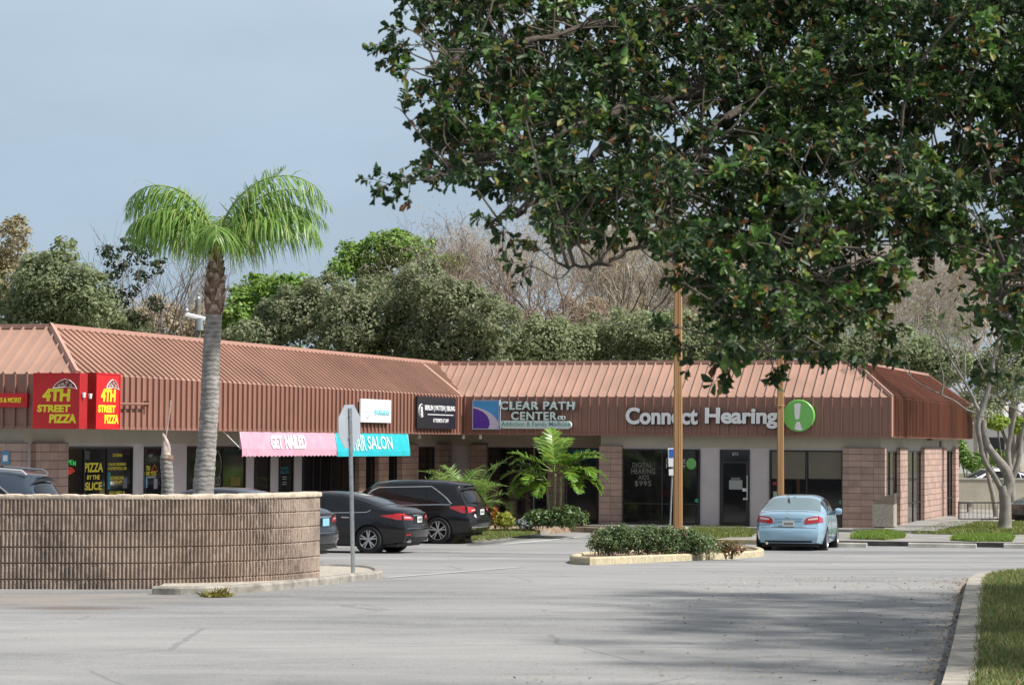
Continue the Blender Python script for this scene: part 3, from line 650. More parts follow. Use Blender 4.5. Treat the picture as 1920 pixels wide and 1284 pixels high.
fm.build('logo_frame', mat('logo_frame', (.40, .46, .60), .4, var=0), o)
m_mint = mat('mint_white', (.70, .80, .77), .4, var=0)
for s_, bx in (('CLEAR PATH', (938, 1077, 768, 752.5)), ('CENTER', (959, 1045, 787, 771.5))):
    bb = (fx(bx[0]), fx(bx[1]), fz(bx[2]), fz(bx[3]))
    text_mesh('letter_return', s_, m_teald, o, (bb[0]+.012, bb[1]+.03, bb[2]-.03, bb[3]), .075, .07, .045, res=2, spacing=1.12)
    text_mesh('lettering', s_, m_mint, o, bb, .0, .02, .03, res=3, spacing=1.15)
mb = MB()
for cx in (1050, 1057): mb.tube([(fx(cx)+.055*math.cos(t*.63), -.01, fz(782.5)+.05*math.sin(t*.63)) for t in range(11)], .02, 5, caps=False)
mb.build('infinity_mark', m_mint, o)
pl = [(fx(945)-.0+.14*math.cos(math.pi/2+i*math.pi/8), fz(795.5)+.13*math.sin(math.pi/2+i*math.pi/8)) for i in range(9)]+[(fx(1064)+.14*math.cos(-math.pi/2+i*math.pi/8), fz(795.5)+.13*math.sin(-math.pi/2+i*math.pi/8)) for i in range(9)]
pm = MB(); k = len(pl); pm.add([(x_, -.02, z_) for x_, z_ in pl]+[(x_, .1, z_) for x_, z_ in pl], [tuple(range(k))]+[(i, (i+1) % k, k+(i+1) % k, k+i) for i in range(k)]); pm.build('pill_panel', m_mint, o)
text_mesh('lettering', 'Addiction & Family Medicine', mat('pill_teal', (.08, .28, .27), .5, var=0), o, (fx(941), fx(1070), fz(801), fz(789.5)), -.021, .005, .004)
# hearing shop sign
o, wd, hh, fx, fz = signthing('hearing_sign', 'large white channel letter sign of a hearing shop with green round emblem', 'sign', 'R', 1173, 749, 1527, 808, .20)
for s_, bx in (('Connect', (1173, 1310, 795.5, 764)), ('Hearing', (1324, 1460, 802, 764))):
    bb = (fx(bx[0]), fx(bx[1]), fz(bx[2]), fz(bx[3]))
    text_mesh('letter_return', s_, m_black, o, (bb[0]-.012, bb[1]+.012, bb[2]-.04, bb[3]), .075, .07, .05, res=2)
    text_mesh('lettering', s_, m_signwhite, o, bb, 0, .02, .035, res=4)
cx, cz, rr = fx(1498), fz(778), abs(fx(1527)-fx(1469))/2
MB().lathe([(0, -.03), (rr-.02, -.03), (rr, -.01), (rr, .14)], 40, 'Y', Matrix.Translation((cx, 0, cz))).build('green_disc', mat('emblem_green', (.19, .54, .12), .35, var=.03), o)
bang = [(-.17, .46), (-.03, .50), (.10, .47), (.06, .08), (.03, -.12), (-.02, -.15), (-.10, -.15), (-.13, -.12), (-.16, .1)]
MB().add([(cx+a*rr*1.55, -.034, cz+b*rr*1.55) for a, b in bang], [tuple(range(len(bang)))]).build('exclamation_mark', m_signwhite, o)
drop = [(-.16, -.56), (-.12, -.36), (-.04, -.25), (.05, -.26), (.10, -.36), (.13, -.50), (.20, -.58), (.05, -.62)]
MB().add([(cx+a*rr*1.5, -.034, cz+b*rr*1.5) for a, b in drop], [tuple(range(len(drop)))]).build('exclamation_dot', m_signwhite, o)
# neon OPEN sign hanging behind the pizza window
o = thing('neon_sign', 'green neon OPEN sign with red pizza slice outline in the pizza shop window', 'neon sign')
A, B = hit(119, 890, 0, -OX+.03), hit(143, 862, 0, -OX+.03); o.matrix_world = MBD @ Matrix.Translation(A) @ Matrix.Rotation(math.pi/2, 4, 'Z')
wd, hh = B.y-A.y, B.z-A.z
m_ng = mat('neon_green', (.02, .3, .06), .5, var=0, emit=(.03, .55, .12), estr=.55); m_nr = mat('neon_red', (.3, .03, .02), .5, var=0, emit=(.6, .05, .03), estr=.4)
for i, ch in enumerate('OPEN'):
    text_mesh('neon_letter', ch, m_ng, o, (wd*(.0+.24*i), wd*(.19+.24*i), hh*(.62+.07*(1.5-abs(i-1.5))), hh*(.93+.07*(1.5-abs(i-1.5)))), -.01, .01, -.012)
arc = [(.05, .25), (.2, .40), (.42, .48), (.62, .42), (.82, .26), (.45, .05), (.05, .25)]
mb = MB().tube([(wd*a, -.015, hh*b) for a, b in arc], .014, 5)
for a, b in ((.3, .3), (.45, .22), (.58, .33)): mb.tube([(wd*a+.04*math.cos(t), -.015, hh*b+.04*math.sin(t)) for t in range(7)], .010, 4)
mb.build('neon_slice', m_nr, o)
# blue accessibility plate on the left block pier
q = hit(10, 857, 1, YL+OE-.17); o = thing('wall_plate', 'small blue and white plate on the left block pier', 'sign'); o.matrix_world = MBD @ Matrix.Translation(q)
MB().box(-.11, .11, 0, .02, -.16, .14).build('plate', mat('plate_blue', (.10, .26, .42), .5, var=.1), o); MB().box(-.06, .06, -.006, 0, -.09, .05).build('pictogram', m_signwhite, o)
# awnings
def awning(name, label, x0, x1, yt, ym, yb, m, scallop, word, wb, mtext, d0=.09, d1=.17):
    A, B = on_facia('L', x0, yt, d0), on_facia('L', x1, yt, d0)
    o = thing(name, label, 'awning'); M_ = Matrix.Translation((d0, A.y, H0-.03)) @ Matrix.Rotation(math.pi/2, 4, 'Z'); o.matrix_world = MBD @ M_
    wd = B.y-A.y; Zm = on_facia('L', (x0+x1)/2, ym, d1).z-H0+.03; Zb = on_facia('L', (x0+x1)/2, yb, d1).z-H0+.03; dd = d1-d0
    n = 40
    P = [[(wd*i/n, -dd*j/6+.0, Zm*j/6-.015*math.sin(math.pi*j/6)+.004*math.sin(i*1.3)) for i in range(n+1)] for j in range(7)]
    MB().grid(P).build('canopy', m, o, True)
    k = 96; P = []
    for j in range(3):
        P.append([(wd*i/k, -dd-.003-.006*math.sin(i*.5), Zm+(Zb-Zm+(.035*abs(math.sin(i/k*math.pi*24)) if scallop else 0))*j/2) for i in range(k+1)])
    MB().grid(P).build('valance', m, o, True)
    for xx in (0.0, wd): MB().add([(xx, 0, 0), (xx, -dd, Zm), (xx, 0, Zm)], [(0, 1, 2)]).build('side_panel', m, o)
    fm = MB(); 
    for xx in (.03, wd-.03): fm.tube([(xx, .0, -.03), (xx, -dd+.02, Zm+.01)], .012, 5)
    fm.tube([(.02, -dd+.02, Zm+.01), (wd-.02, -dd+.02, Zm+.01)], .015, 6); fm.build('frame', m_white, o)
    for s_, (a, b_, c, d) in zip(word, wb):
        X0, X1 = on_facia('L', a, (c+d)/2, d1).y-A.y, on_facia('L', b_, (c+d)/2, d1).y-A.y
        t0, t1 = (ym-d)/(ym-yt), (ym-c)/(ym-yt)   # fraction up the slope
        tm = text_mesh('lettering', s_, mtext, o, (X0, X1, 0, 1), 0, .006, .045 if m is m_pink else .012)
        for v in tm.data.vertices:
            f_ = t0+(t1-t0)*v.co.z; v.co = Vector((v.co.x, -dd*(1-f_)-.014+v.co.y, Zm*(1-f_)-.012))
    return o
m_pink = mat('pink_canvas', (.66, .34, .43), .8, var=.14, scale=3); m_cyan = mat('turquoise_canvas', (.02, .47, .55), .7, var=.14, scale=3)
pa = awning('shop_awning', 'pink scalloped awning with white lettering over the nail salon', 449, 627, 808, 842, 856, m_pink, True, ['GET', 'NAILED'], [(509, 531, 813, 840), (536, 575, 812, 840)], m_signwhite)
awning('shop_awning', 'turquoise awning of a hair salon beside the pink one', 628, 765, 811, 846, 855, m_cyan, False, ['HAIR', 'SALON'], [(663, 687, 813, 844), (691, 737, 815, 841)], mat('ivory_print', (.62, .80, .74), .6, var=0))
A, B = hit(417, 807, 0, -.15), hit(448, 838, 0, .15)
MB().tube([pa.matrix_world.inverted() @ (MBD @ A), pa.matrix_world.inverted() @ (MBD @ B)], .014, 6).build('support_arm', m_white, pa)
for i, (px, py) in enumerate(((786, 818), (869, 815), (901, 814))):
    q = hit(px, py, 0, -.35) if i < 1 else hit(px, py, 1, .1)
    o = thing('soffit_lamp', ['small white soffit lamp beside the turquoise awning', 'small white soffit lamp right under the inner roof corner', 'faint soffit lamp below the purple logo'][i], 'lamp', group='lamps under the soffit'); o.matrix_world = MBD @ Matrix.Translation((q.x, q.y, H0))
    MB().lathe([(0, 0), (.05, 0), (.05, -.05), (.02, -.07)], 10).build('mount', m_white, o); MB().lathe([(0, -.17), (.06, -.15), (.045, -.07), (0, -.07)], 10).build('bulb', m_signwhite, o)

# ================================================================ SETTING IN FRONT OF THE BUILDING
def lw(lx, ly, lz=0): return MBD @ Vector((lx, ly, lz))
kq = gpix(1700, 1024); ky = (MI @ kq).y
kx0 = (MI @ gpix(1336, 1020)).x
def W2(lx, ly): v = lw(lx, ly); return (v.x, v.y)
# raised walkway in front of the hearing shop, with its dark kerb and the grass strips
struct(flat_area('walkway', [W2(xrec-.2, -1.2), W2(kx0, -1.2), W2(kx0, ky+.15), W2(60, ky+.15), W2(60, 14), W2(30, 14), W2(XR+1.6, 14), W2(XR+1.6, .45), W2(xrec-.2, .45)], .12, m_walk))
struct(flat_area('apron', [W2(xrec-.2, -1.0), W2(XR+1.4, -1.0), W2(XR+1.4, 14), W2(XR-.6, 14), W2(XR-.6, .6), W2(xrec-.2, .6)], .205, m_walk))
struct(sweep('kerb', dense([W2(60, ky), W2(kx0+3.2, ky)]), -.18, .13, m_darkkerb)); struct(sweep('kerb', dense([W2(kx0+3.2, ky), W2(kx0, ky)]), -.18, .13, m_yellowkerb))
struct(sweep('kerb', dense([W2(kx0, ky), W2(kx0, -1.2)]), -.15, .13, m_kerb))
struct(flat_area('side_walkway', [W2(-OX-.2, YL+OE+.2), W2(.1, YL+OE+.2), W2(.1, -.4), W2(xrec-.4, -.4), W2(xrec-.4, RC+.1), W2(-OX-.2, RC+.1)], .11, m_walk))
def blades(name, poly, n, h, m, dz=0, wd=.012, label=None):
    """grass blades scattered over a ground polygon"""
    P = np.array([(p[0], p[1]) for p in poly]); lo, hi = P.min(0), P.max(0); k = n*3
    q = rng.uniform(lo, hi, (k, 2)); ins = np.zeros(k, bool); j = len(P)-1
    for i in range(len(P)):
        c = ((P[i, 1] > q[:, 1]) != (P[j, 1] > q[:, 1])) & (q[:, 0] < (P[j, 0]-P[i, 0])*(q[:, 1]-P[i, 1])/(P[j, 1]-P[i, 1]+1e-12)+P[i, 0]); ins ^= c; j = i
    q = q[ins][:n]; k = len(q); z = np.array([zg(y) for y in q[:, 1]])+dz
    B = np.column_stack([q, z-.005]); a = rng.uniform(0, 6.28, k); s = np.column_stack([np.cos(a), np.sin(a), np.zeros(k)])*wd/2*rng.uniform(.7, 1.4, k)[:, None]
    ht = h*rng.uniform(.5, 1.3, k); ln = rng.normal(size=(k, 2))*.45*ht[:, None]
    T = B+np.column_stack([ln, ht]); V = np.stack([B-s, B+s, T], 1).reshape(-1, 3)
    o = npmesh(name, V, np.arange(3*k).reshape(-1, 3), m); o['kind'] = 'stuff'
    if label: o['label'] = label; o['category'] = 'grass'
    return o
m_blade = leafmat('grass_blades', [(0, (.09, .17, .025)), (.45, (.15, .23, .04)), (.7, (.24, .25, .07)), (1, (.34, .27, .13))], .3, .6)
m_lush = leafmat('lush_grass', [(0, (.10, .22, .02)), (.6, (.20, .33, .04)), (1, (.30, .33, .09))], .3, .6)
GZ = [('grass strip left of the blue sedan', [(1290, 1003), (1296, 989), (1392, 989), (1416, 998), (1410, 1005), (1340, 1007)], m_blade),
      ('small sunlit grass patch in front of the trash receptacle', [(1594, 1009), (1604, 999), (1660, 996), (1694, 1000), (1697, 1007), (1660, 1011)], m_lush),
      ('wide lawn around the grey tree', [(1708, 999), (1735, 992), (1770, 983), (1800, 979), (2010, 979), (2010, 1001), (1800, 1001)], m_blade),
      ('grass strip in front of the grey tree', [(1782, 1012), (1792, 1005), (1890, 1003), (1902, 1008), (1898, 1014), (1830, 1014)], m_lush)]
for lb, px, m in GZ:
    pts = [gpix(x_, y_, .14) for x_, y_ in px]
    struct(flat_area('grass_soil', pts, .14, m_grassbase)); blades('grass', pts, 9000, .10, m, .14, .03, lb)
# parking bay lines and the pale concrete joint
strip('parking_line', (940, 1020), (1088, 1006), .12, m_white); strip('parking_line', (905, 1016), (1010, 1003), .12, m_white)
strip('parking_line', (985, 1010), (1100, 1010), .12, m_faded); strip('concrete_joint', (722, 1083), (975, 1063), .22, m_faded)
# wheel stops
ws = thing('wheel_stop', 'mossy concrete wheel stop in front of the lawn, fully in view', 'wheel stop', group='concrete wheel stops along the kerb')
prof = [(-.09, 0), (.09, 0), (.075, .10), (.05, .125), (-.05, .125), (-.075, .10)]
mb = MB(); mb.add([(x_, y_, z_) for x_ in (-.91, .91) for y_, z_ in prof], [tuple(range(5, -1, -1)), tuple(range(6, 12))]+[(i, (i+1) % 6, 6+(i+1) % 6, 6+i) for i in range(6)])
mb.build('stop_block', m_conc, ws)
for xx in (-.6, .6): MB().lathe([(0, .13), (.02, .128), (.02, .11)], 8, M=Matrix.Translation((xx, 0, 0))).build('anchor_pin', m_darkkerb, ws)
for i, (px, py, lb) in enumerate(((1767, 1026.5, None), (1563, 1025, 'concrete wheel stop peeking out right of the blue sedan'), (1947, 1028, 'concrete wheel stop cut off by the right edge'))):
    q = gpix(px, py); o = ws if i == 0 else copy_tree(ws)
    o.location = (q.x, q.y, zg(q.y)); o.rotation_euler = (0, 0, YAW)
    if lb: o['label'] = lb
# planting bed in front of the medical centre
bed = [gpix(*p) for p in ((820, 1019), (888, 1015.5), (960, 1008.5), (1030, 1001), (1070, 997))]+[Vector((*W2(5.2, -1.6), 0)), Vector((*W2(5.2, -.9), 0)), Vector((*W2(-1, -.9), 0)), Vector((*W2(-1.5, -3), 0))]
struct(flat_area('planting_bed', bed, .16, mat('mulch', (.30, .22, .15), .95, var=.5, scale=5, bump=.5)))
struct(sweep('kerb', spline([gpix(*p) for p in ((872, 1017), (900, 1014.5), (960, 1008.5), (1030, 1001), (1070, 996))], 6), .13, .13, m_kerb))
blades('grass', [gpix(*p, .16) for p in ((885, 1012), (897, 1012), (960, 1005), (1012, 999), (1000, 994), (900, 996))], 7000, .10, m_blade, .15, .03, 'pale dry grass at the edge of the palm bed')
# hedge island
isl = [gpix(*p) for p in ((1068, 1054), (1080, 1057.5), (1120, 1059), (1200, 1055), (1300, 1050.5), (1400, 1045.5), (1426, 1043), (1431, 1039), (1405, 1034), (1330, 1036), (1200, 1041), (1095, 1046))]
islc = spline(isl+[isl[0]], 4)[:-1]
cen = sum((Vector((p.x, p.y, 0)) for p in islc), Vector())/len(islc)
struct(sweep('island_kerb', islc, .16, .15, m_yellowkerb, closed=True))
inner = []
for i, p in enumerate(islc):
    d = Vector((islc[(i+1) % len(islc)].x-islc[i-1].x, islc[(i+1) % len(islc)].y-islc[i-1].y, 0)).normalized(); inner.append(Vector((p.x, p.y, 0))+Vector((-d.y, d.x, 0))*.14)
struct(flat_area('island_soil', inner, .10, mat('island_mulch', (.20, .14, .09), .95, var=.5, scale=5)))
# right foreground verge with kerb
kp = [gpix(*p) for p in ((1745, 1400), (1780, 1284), (1800, 1190), (1814, 1120), (1824, 1096), (1850, 1086), (1905, 1081), (2000, 1079))]
kpl = spline(kp, 8)
struct(sweep('verge_kerb', kpl, -.17, .11, mat('pale_kerb', (.36, .33, .285), .92, var=.35, scale=5, bump=.5)))
vp = [Vector((p.x, p.y, 0)) for p in kpl]; ofs = []
for i, p in enumerate(vp):
    d = (vp[min(i+1, len(vp)-1)]-vp[max(i-1, 0)]).normalized(); ofs.append(p+Vector((d.y, -d.x, 0))*.155)
verge = ofs+[Vector((16, ofs[-1].y, 0)), Vector((16, ofs[0].y, 0))]
struct(flat_area('verge_soil', verge, .10, m_grassbase))
vis = ofs+[Vector((10, ofs[-1].y, 0)), Vector((10, ofs[0].y, 0))]
blades('grass', vis, 120000, .055, leafmat('verge_blades', [(0, (.06, .14, .02)), (.4, (.12, .20, .035)), (.62, (.26, .26, .08)), (1, (.42, .34, .18))], .3, .6), .10, .010, 'patchy green and straw coloured lawn behind the right kerb')
# fallen leaves on the road beside that kerb
k = 2600; tt = rng.uniform(0, 1, k); ii = (tt*30).astype(int); dist = rng.exponential(.10, k)
sc = rng.uniform(0, 1, k) < .40; dist = np.where(sc, rng.uniform(0, 1, k)**1.8*3.6, dist)
kk = np.array([(p.x, p.y) for p in kpl]); ii = np.clip((tt*(len(kk)-14)).astype(int), 0, len(kk)-2); fr_ = rng.uniform(0, 1, k)
bp_ = kk[ii]*(1-fr_[:, None])+kk[ii+1]*fr_[:, None]
pp = np.column_stack([bp_[:, 0]-.02-dist, bp_[:, 1], [zg(y)+.012 for y in bp_[:, 1]]])
D = np.column_stack([rng.normal(size=(k, 2)), rng.normal(size=k)*.15]); Nn = np.column_stack([rng.normal(size=(k, 2))*.25, np.ones(k)])
ls = rng.uniform(.03, .06, k); V, Fq = leaves(pp, D, Nn, ls, ls*.5, 'quad')
o = npmesh('fallen_leaves', V, Fq, leafmat('dead_leaves', [(0, (.16, .09, .04)), (.4, (.28, .18, .09)), (.75, (.42, .33, .22)), (1, (.55, .48, .38))], .1, .8)); tag(o, 'dry brown leaves fallen along the right kerb and road', 'leaf litter', kind='stuff')
k = 500; a = rng.uniform(-8.5, 6, k); yy = rng.uniform(17, 60, k); pp = np.column_stack([a, yy, [zg(y)+.01 for y in yy]])
ls = rng.uniform(.02, .045, k); V, Fq = leaves(pp, np.column_stack([rng.normal(size=(k, 2)), np.zeros(k)]), np.column_stack([rng.normal(size=(k, 2))*.2, np.ones(k)]), ls, ls*.5, 'quad')
o = npmesh('road_litter', V, Fq, MATS['dead_leaves']); tag(o, 'scattered single dry leaves and bits over the asphalt', 'leaf litter', kind='stuff')
# ================================================================ CURVED SPLIT-RIB WALL
m_rib, t, b = pbsdf('split_rib_block')
tc = N(t, 'ShaderNodeTexCoord'); n1 = N(t, 'ShaderNodeTexNoise', i_Scale=1.3, i_Detail=6.0, i_Roughness=.65); n2 = N(t, 'ShaderNodeTexNoise', i_Scale=45.0, i_Detail=4.0)
t.links.new(tc.outputs['Object'], n1.inputs[0]); t.links.new(tc.outputs['Object'], n2.inputs[0])
r = N(t, 'ShaderNodeValToRGB'); t.links.new(math_(t, 'ADD', math_(t, 'MULTIPLY', n1.outputs['Fac'], .75), math_(t, 'MULTIPLY', n2.outputs['Fac'], .25)), r.inputs[0])
e = r.color_ramp.elements; e[0].position = .33; e[0].color = (.15, .118, .10, 1); e[1].position = .68; e[1].color = (.41, .325, .26, 1); x = e.new(.5); x.color = (.31, .24, .195, 1)
t.links.new(r.outputs[0], b.inputs['Base Color']); b.inputs['Roughness'].default_value = .95
bp = N(t, 'ShaderNodeBump', i_Strength=.8, i_Distance=.012); t.links.new(n2.outputs['Fac'], bp.inputs['Height']); t.links.new(bp.outputs[0], b.inputs['Normal'])
WE = pix(600, 1000, 33.1); PHI = R_(76); WR = 2.9
cx0, cy0 = WE.x-WR*math.sin(PHI), WE.y-WR*(1-math.cos(PHI))   # start of the arc (nearest point)
path = []
ln = 0; st = .0508/4
L1_ = 4.2; L2_ = WR*PHI; tot = L1_+L2_; nS = int(tot/st)
WT = EYE-.70; WB = WT-1.19
rows = []; CO = .2032; rngw = np.random.default_rng(3)
zs = []
for c in range(6):
    z0 = WT-.055-CO*c
    zs += [(z0-.001, c, 1), (z0-.012, c, 0), (z0-CO*.5, c, 0), (z0-CO+.016, c, 0)]
nz = len(zs); ribs = nS//4+2; rough = rngw.normal(0, .005, (ribs, 6, 3)); flat_end = 3.05
for i in range(nS+1):
    s_ = min(i*st, tot)
    if s_ < L1_: p = Vector((cx0-L1_+s_, cy0+.10*((L1_-s_)/L1_)**2, 0)); nrm = Vector((0, -1, 0))
    else:
        a = (s_-L1_)/WR; p = Vector((cx0+WR*math.sin(a), cy0+WR*(1-math.cos(a)), 0)); nrm = Vector((math.sin(a), -math.cos(a), 0))
    k = i//4; ph = i % 4; col = []
    fade = 1.0 if s_ < tot-1.7 else max(.25, (tot-s_)/1.7)
    for j, (z, c, jt) in enumerate(zs):
        o = (0.0, .0, .028, .028)[ph]*fade+(rough[k, c, j % 3]*(1 if ph > 1 else .3))
        if jt: o = -.012
        col.append((p.x+nrm.x*o, p.y+nrm.y*o, z))
    rows.append((p, nrm, col))
bw = thing('block_wall', 'low curved wall of ribbed split face blocks with a pale cap', 'wall', (0, 0, 0))
P = [r_[2] for r_ in rows]; body = MB().grid(P)
back = [[(p.x-n_.x*.22, p.y-n_.y*.22, WT-.02), (p.x-n_.x*.22, p.y-n_.y*.22, WB-.1)] for p, n_, _ in rows[::8]+[rows[-1]]]; body.grid(back)
pe, ne, ce = rows[-1]
endp = [[(pe.x+ne.x*(.0-.22*q), pe.y+ne.y*(-.22*q), z) for q in np.linspace(0, 1, 5)] for z, _, _ in zs]; body.grid(endp)
body.build('rib_blocks', m_rib, bw)
cpv = []
for p, n_, _ in rows[::4]+[rows[-1]]:
    i_ = len(cpv); wob = .006*math.sin(i_*.9)+.004*math.sin(i_*2.7)
    cpv.append([(p.x+n_.x*a, p.y+n_.y*a, WT+z+wob*(z > -.03)) for a, z in ((.022, -.062), (.03, -.045), (.026, -.008), (.008, 0), (-.20, 0), (-.23, -.02), (-.23, -.07))])
cb_ = MB().grid(cpv); cb_.add(cpv[-1], [tuple(range(7))]); cb_.build('cap', mat('wall_cap', (.56, .47, .37), .95, var=.3, scale=6, bump=.6, bscale=30), bw, True)
# kerbed gravel tongue by the wall end with its weed
kk_ = [gpix(*p) for p in ((285, 1114), (350, 1115), (430, 1112.5), (520, 1106), (600, 1097), (660, 1089.5), (708, 1084.5), (718, 1079), (700, 1072), (655, 1069), (600, 1067.5))]
kk_ = spline(kk_, 6); struct(sweep('wall_kerb', kk_, .14, .10, m_kerb))
ins_ = [Vector((p.x, p.y, 0)) for p in kk_]; ins2 = []
for i, p in enumerate(ins_):
    d = (ins_[min(i+1, len(ins_)-1)]-ins_[max(i-1, 0)]).normalized(); ins2.append(p+Vector((-d.y, d.x, 0))*.13)
struct(flat_area('gravel_bed', ins2+[Vector((WE.x-.8, WE.y+.9, 0)), Vector((WE.x-1.6, WE.y-.3, 0)), Vector((cx0+1, cy0+.15, 0))], .07, mat('pale_gravel', (.42, .38, .32), .95, var=.4, scale=18, bump=.8, bscale=40)))
q = gpix(408, 1119); wd_ = thing('weed_tuft', 'small yellow green weed tuft growing at the kerb below the wall', 'weed', (q.x, q.y, q.z))
k = 260; a = rng.uniform(0, 6.28, k); el_ = rng.uniform(.1, 1.3, k); D = np.column_stack([np.cos(a)*np.cos(el_)*1.7, np.sin(a)*np.cos(el_), np.sin(el_)*.8])
ls = rng.uniform(.05, .16, k); V, Fq = leaves(np.column_stack([rng.normal(0, .07, k), rng.normal(0, .03, k), np.zeros(k)]), D, rdir(k), ls, ls*.22, 'quad')
npmesh('weed_leaves', V, Fq, leafmat('weed_leaf', [(0, (.15, .17, .03)), (.6, (.28, .24, .05)), (1, (.30, .17, .05))], .2), wd_); MB().tube([(0, 0, -.02), (.01, 0, .05)], .008, 5).build('stem', m_darkkerb, wd_)
# ================================================================ POLES AND POSTS
m_galv = mat('galvanised_steel', (.42, .45, .47), .45, .6, var=.12, scale=12); m_alu = mat('bare_aluminium', (.50, .54, .59), .42, .5, var=.08, scale=3)
bb, tp = gpix(662, 1072, .08), pix(653, 768, 0)
Y_ = bb.y; tp = pix(656, 765, Y_-.12); bb = pix(662, 1076, Y_)
ss = thing('stop_sign', 'octagonal traffic sign seen from its bare metal back on a leaning post', 'sign', bb)
ax = (tp-bb); top_ = ax*1.0
pm = MB()
u_ = ax.normalized(); side = Vector((1, 0, 0))
prof = [(-.03, 0), (-.012, .0), (-.012, .03), (.012, .03), (.012, 0), (.03, 0), (.03, -.012), (-.03, -.012)]
k = 12; rws = [[ax*(i/k)+Vector((x_, -y_, 0)) for x_, y_ in prof+[prof[0]]] for i in range(k+1)]; pm.grid(rws); pm.add(rws[-1][:-1], [tuple(range(8))])
pm.build('post', m_galv, ss)
hl = MB(); 
for i in range(14):
    c = ax*(.06+i*.066)+Vector((0, -.032, 0)); hl.tube([c-Vector((0, .002, 0)), c+Vector((0, .001, 0))], .006, 6)
hl.build('bolt_holes', m_darkkerb, ss)['kind'] = 'stuff'
RO = .315; rz_ = R_(33)   # the plate is turned away a little
cz_ = ax*((pix(656, 799, Y_)-bb).length/ax.length)
rot = Matrix.Rotation(R_(64), 4, 'Z') @ Matrix.Rotation(R_(-2.0), 4, 'Y'); oc = [(RO/math.cos(math.pi/8)*math.cos(math.pi/8+i*math.pi/4), RO/math.cos(math.pi/8)*math.sin(math.pi/8+i*math.pi/4)) for i in range(8)]
pl = MB(); vs = [cz_+rot @ Vector((x_, .012+d, z_)) for d in (0, .006) for x_, z_ in oc]; pl.add(vs, [tuple(range(7, -1, -1)), tuple(range(8, 16))]+[(i, (i+1) % 8, 8+(i+1) % 8, 8+i) for i in range(8)])
pl.build('sign_plate', m_alu, ss)
for zz in (.16, -.16):
    c = cz_+Vector((0, -.03, zz)); MB().lathe([(0, -.02), (.014, -.018), (.014, .0)], 8, 'Y', Matrix.Translation(c)).build('bolt', m_galv, ss)
m_pole, t, b = pbsdf('painted_timber_pole')
tc = N(t, 'ShaderNodeTexCoord'); mp_ = N(t, 'ShaderNodeMapping'); mp_.inputs['Scale'].default_value = (14, 14, .25); t.links.new(tc.outputs['Object'], mp_.inputs[0])
n1 = N(t, 'ShaderNodeTexNoise', i_Scale=1.5, i_Detail=5.0); t.links.new(mp_.outputs[0], n1.inputs[0]); r = N(t, 'ShaderNodeValToRGB'); t.links.new(n1.outputs['Fac'], r.inputs[0])
e = r.color_ramp.elements; e[0].position = .35; e[0].color = (.27, .135, .05, 1); e[1].position = .68; e[1].color = (.46, .27, .12, 1); t.links.new(r.outputs[0], b.inputs['Base Color']); b.inputs['Roughness'].default_value = .7
def lamp_pole(label, px, py, wpx, H):
    q = gpix(px, py); wd = wpx/F*q.y; o = thing('lamp_pole', label, 'lamp pole', q, group='tan square lamp poles')
    r0, r1 = wd/2*1.12, wd/2*.9; mb = MB(); rows = []
    # square timber with chamfered corners and a groove on every face
    for z in np.linspace(0, H, 12):
        rr = r0+(r1-r0)*z/H; c = rr*.22; g = rr*.10; ring = []
        base = [(-rr+c, -rr), (-g, -rr), (0, -rr+g*1.4), (g, -rr), (rr-c, -rr), (rr, -rr+c)]
        for kq_ in range(4):
            for x_, y_ in base:
                for _ in range(kq_): x_, y_ = -y_, x_
                ring.append((x_, y_, z))
        rows.append(ring+[ring[0]])
    mb.grid(rows); mb.add(rows[-1][:-1], [tuple(range(24))]); mb.build('pole', m_pole, o)
    MB().box(-.5, .5, -.05, .05, H, H+.08).build('cross_arm', m_pole, o)
    for sx in (-1, 1):
        hd_ = MB().box(sx*.5-.28 if sx < 0 else .22, sx*.5+(.06 if sx < 0 else .28)-.28*(sx < 0)*0, -.16, .16, H+.08, H+.26).build('lamp_head', mat('lamp_bronze', (.05, .045, .04), .5), o)
    return o
pA = lamp_pole('tan lamp pole rising from the hedge on the island', 1271, 1042, 15.2, 7.8)
pB = lamp_pole('slimmer tan lamp pole behind the blue sedan', 1463.5, 1002, 11.2, 8.4)
bnd = MB().tube([(.115*math.cos(t*.4), .115*math.sin(t*.4), 4.02) for t in range(17)], .02, 5, caps=False).build('strap', mat('strap_wood', (.40, .24, .12), .6), pB)
# parking sign on a leaning post by the lamp pole
b0 = gpix(1256, 1000); t0 = pix(1262.5, 838, b0.y)
o = thing('parking_sign', 'blue and white parking sign on a leaning grey post half hidden by the lamp pole', 'sign', b0)
d_ = t0-b0; MB().tube([(0, 0, 0), d_], .028, 6).build('post', m_galv, o)
M_ = Matrix.Translation(d_*.88) @ Matrix.Rotation(R_(-2.5), 4, 'Y')
MB().box(-.15, .15, -.05, -.04, -.28, .30, M_).build('sign_plate', m_signwhite, o); MB().box(-.12, .12, -.058, -.051, .0, .26, M_).build('blue_panel', mat('handicap_blue', (.03, .12, .50), .4, var=0), o)
MB().box(-.15, .15, -.05, -.04, -.56, -.36, M_).build('small_plate', m_signwhite, o)
def post(name, label, px, py, pyt, r, m, cap=True):
    q = gpix(px, py, .1); h = (py-pyt)/F*q.y; o = thing(name, label, 'post', q)
    MB().tube([(0, 0, -.1), (0, 0, h)], r, 10).build('shaft', m, o)
    if cap: MB().lathe([(r*1.1, h-.02), (r*1.15, h+.01), (r*.7, h+.04), (0, h+.05)], 10).build('cap', m, o)
m_ypost = mat('faded_yellow_paint', (.62, .54, .30), .8, var=.2, scale=9)
post('marker_post', 'faded yellow marker post beside the palm bed', 953.5, 962, 921, .045, m_ypost)
post('marker_post', 'short pale yellow post standing in front of the hedge', 1287, 1038, 991, .05, m_ypost)
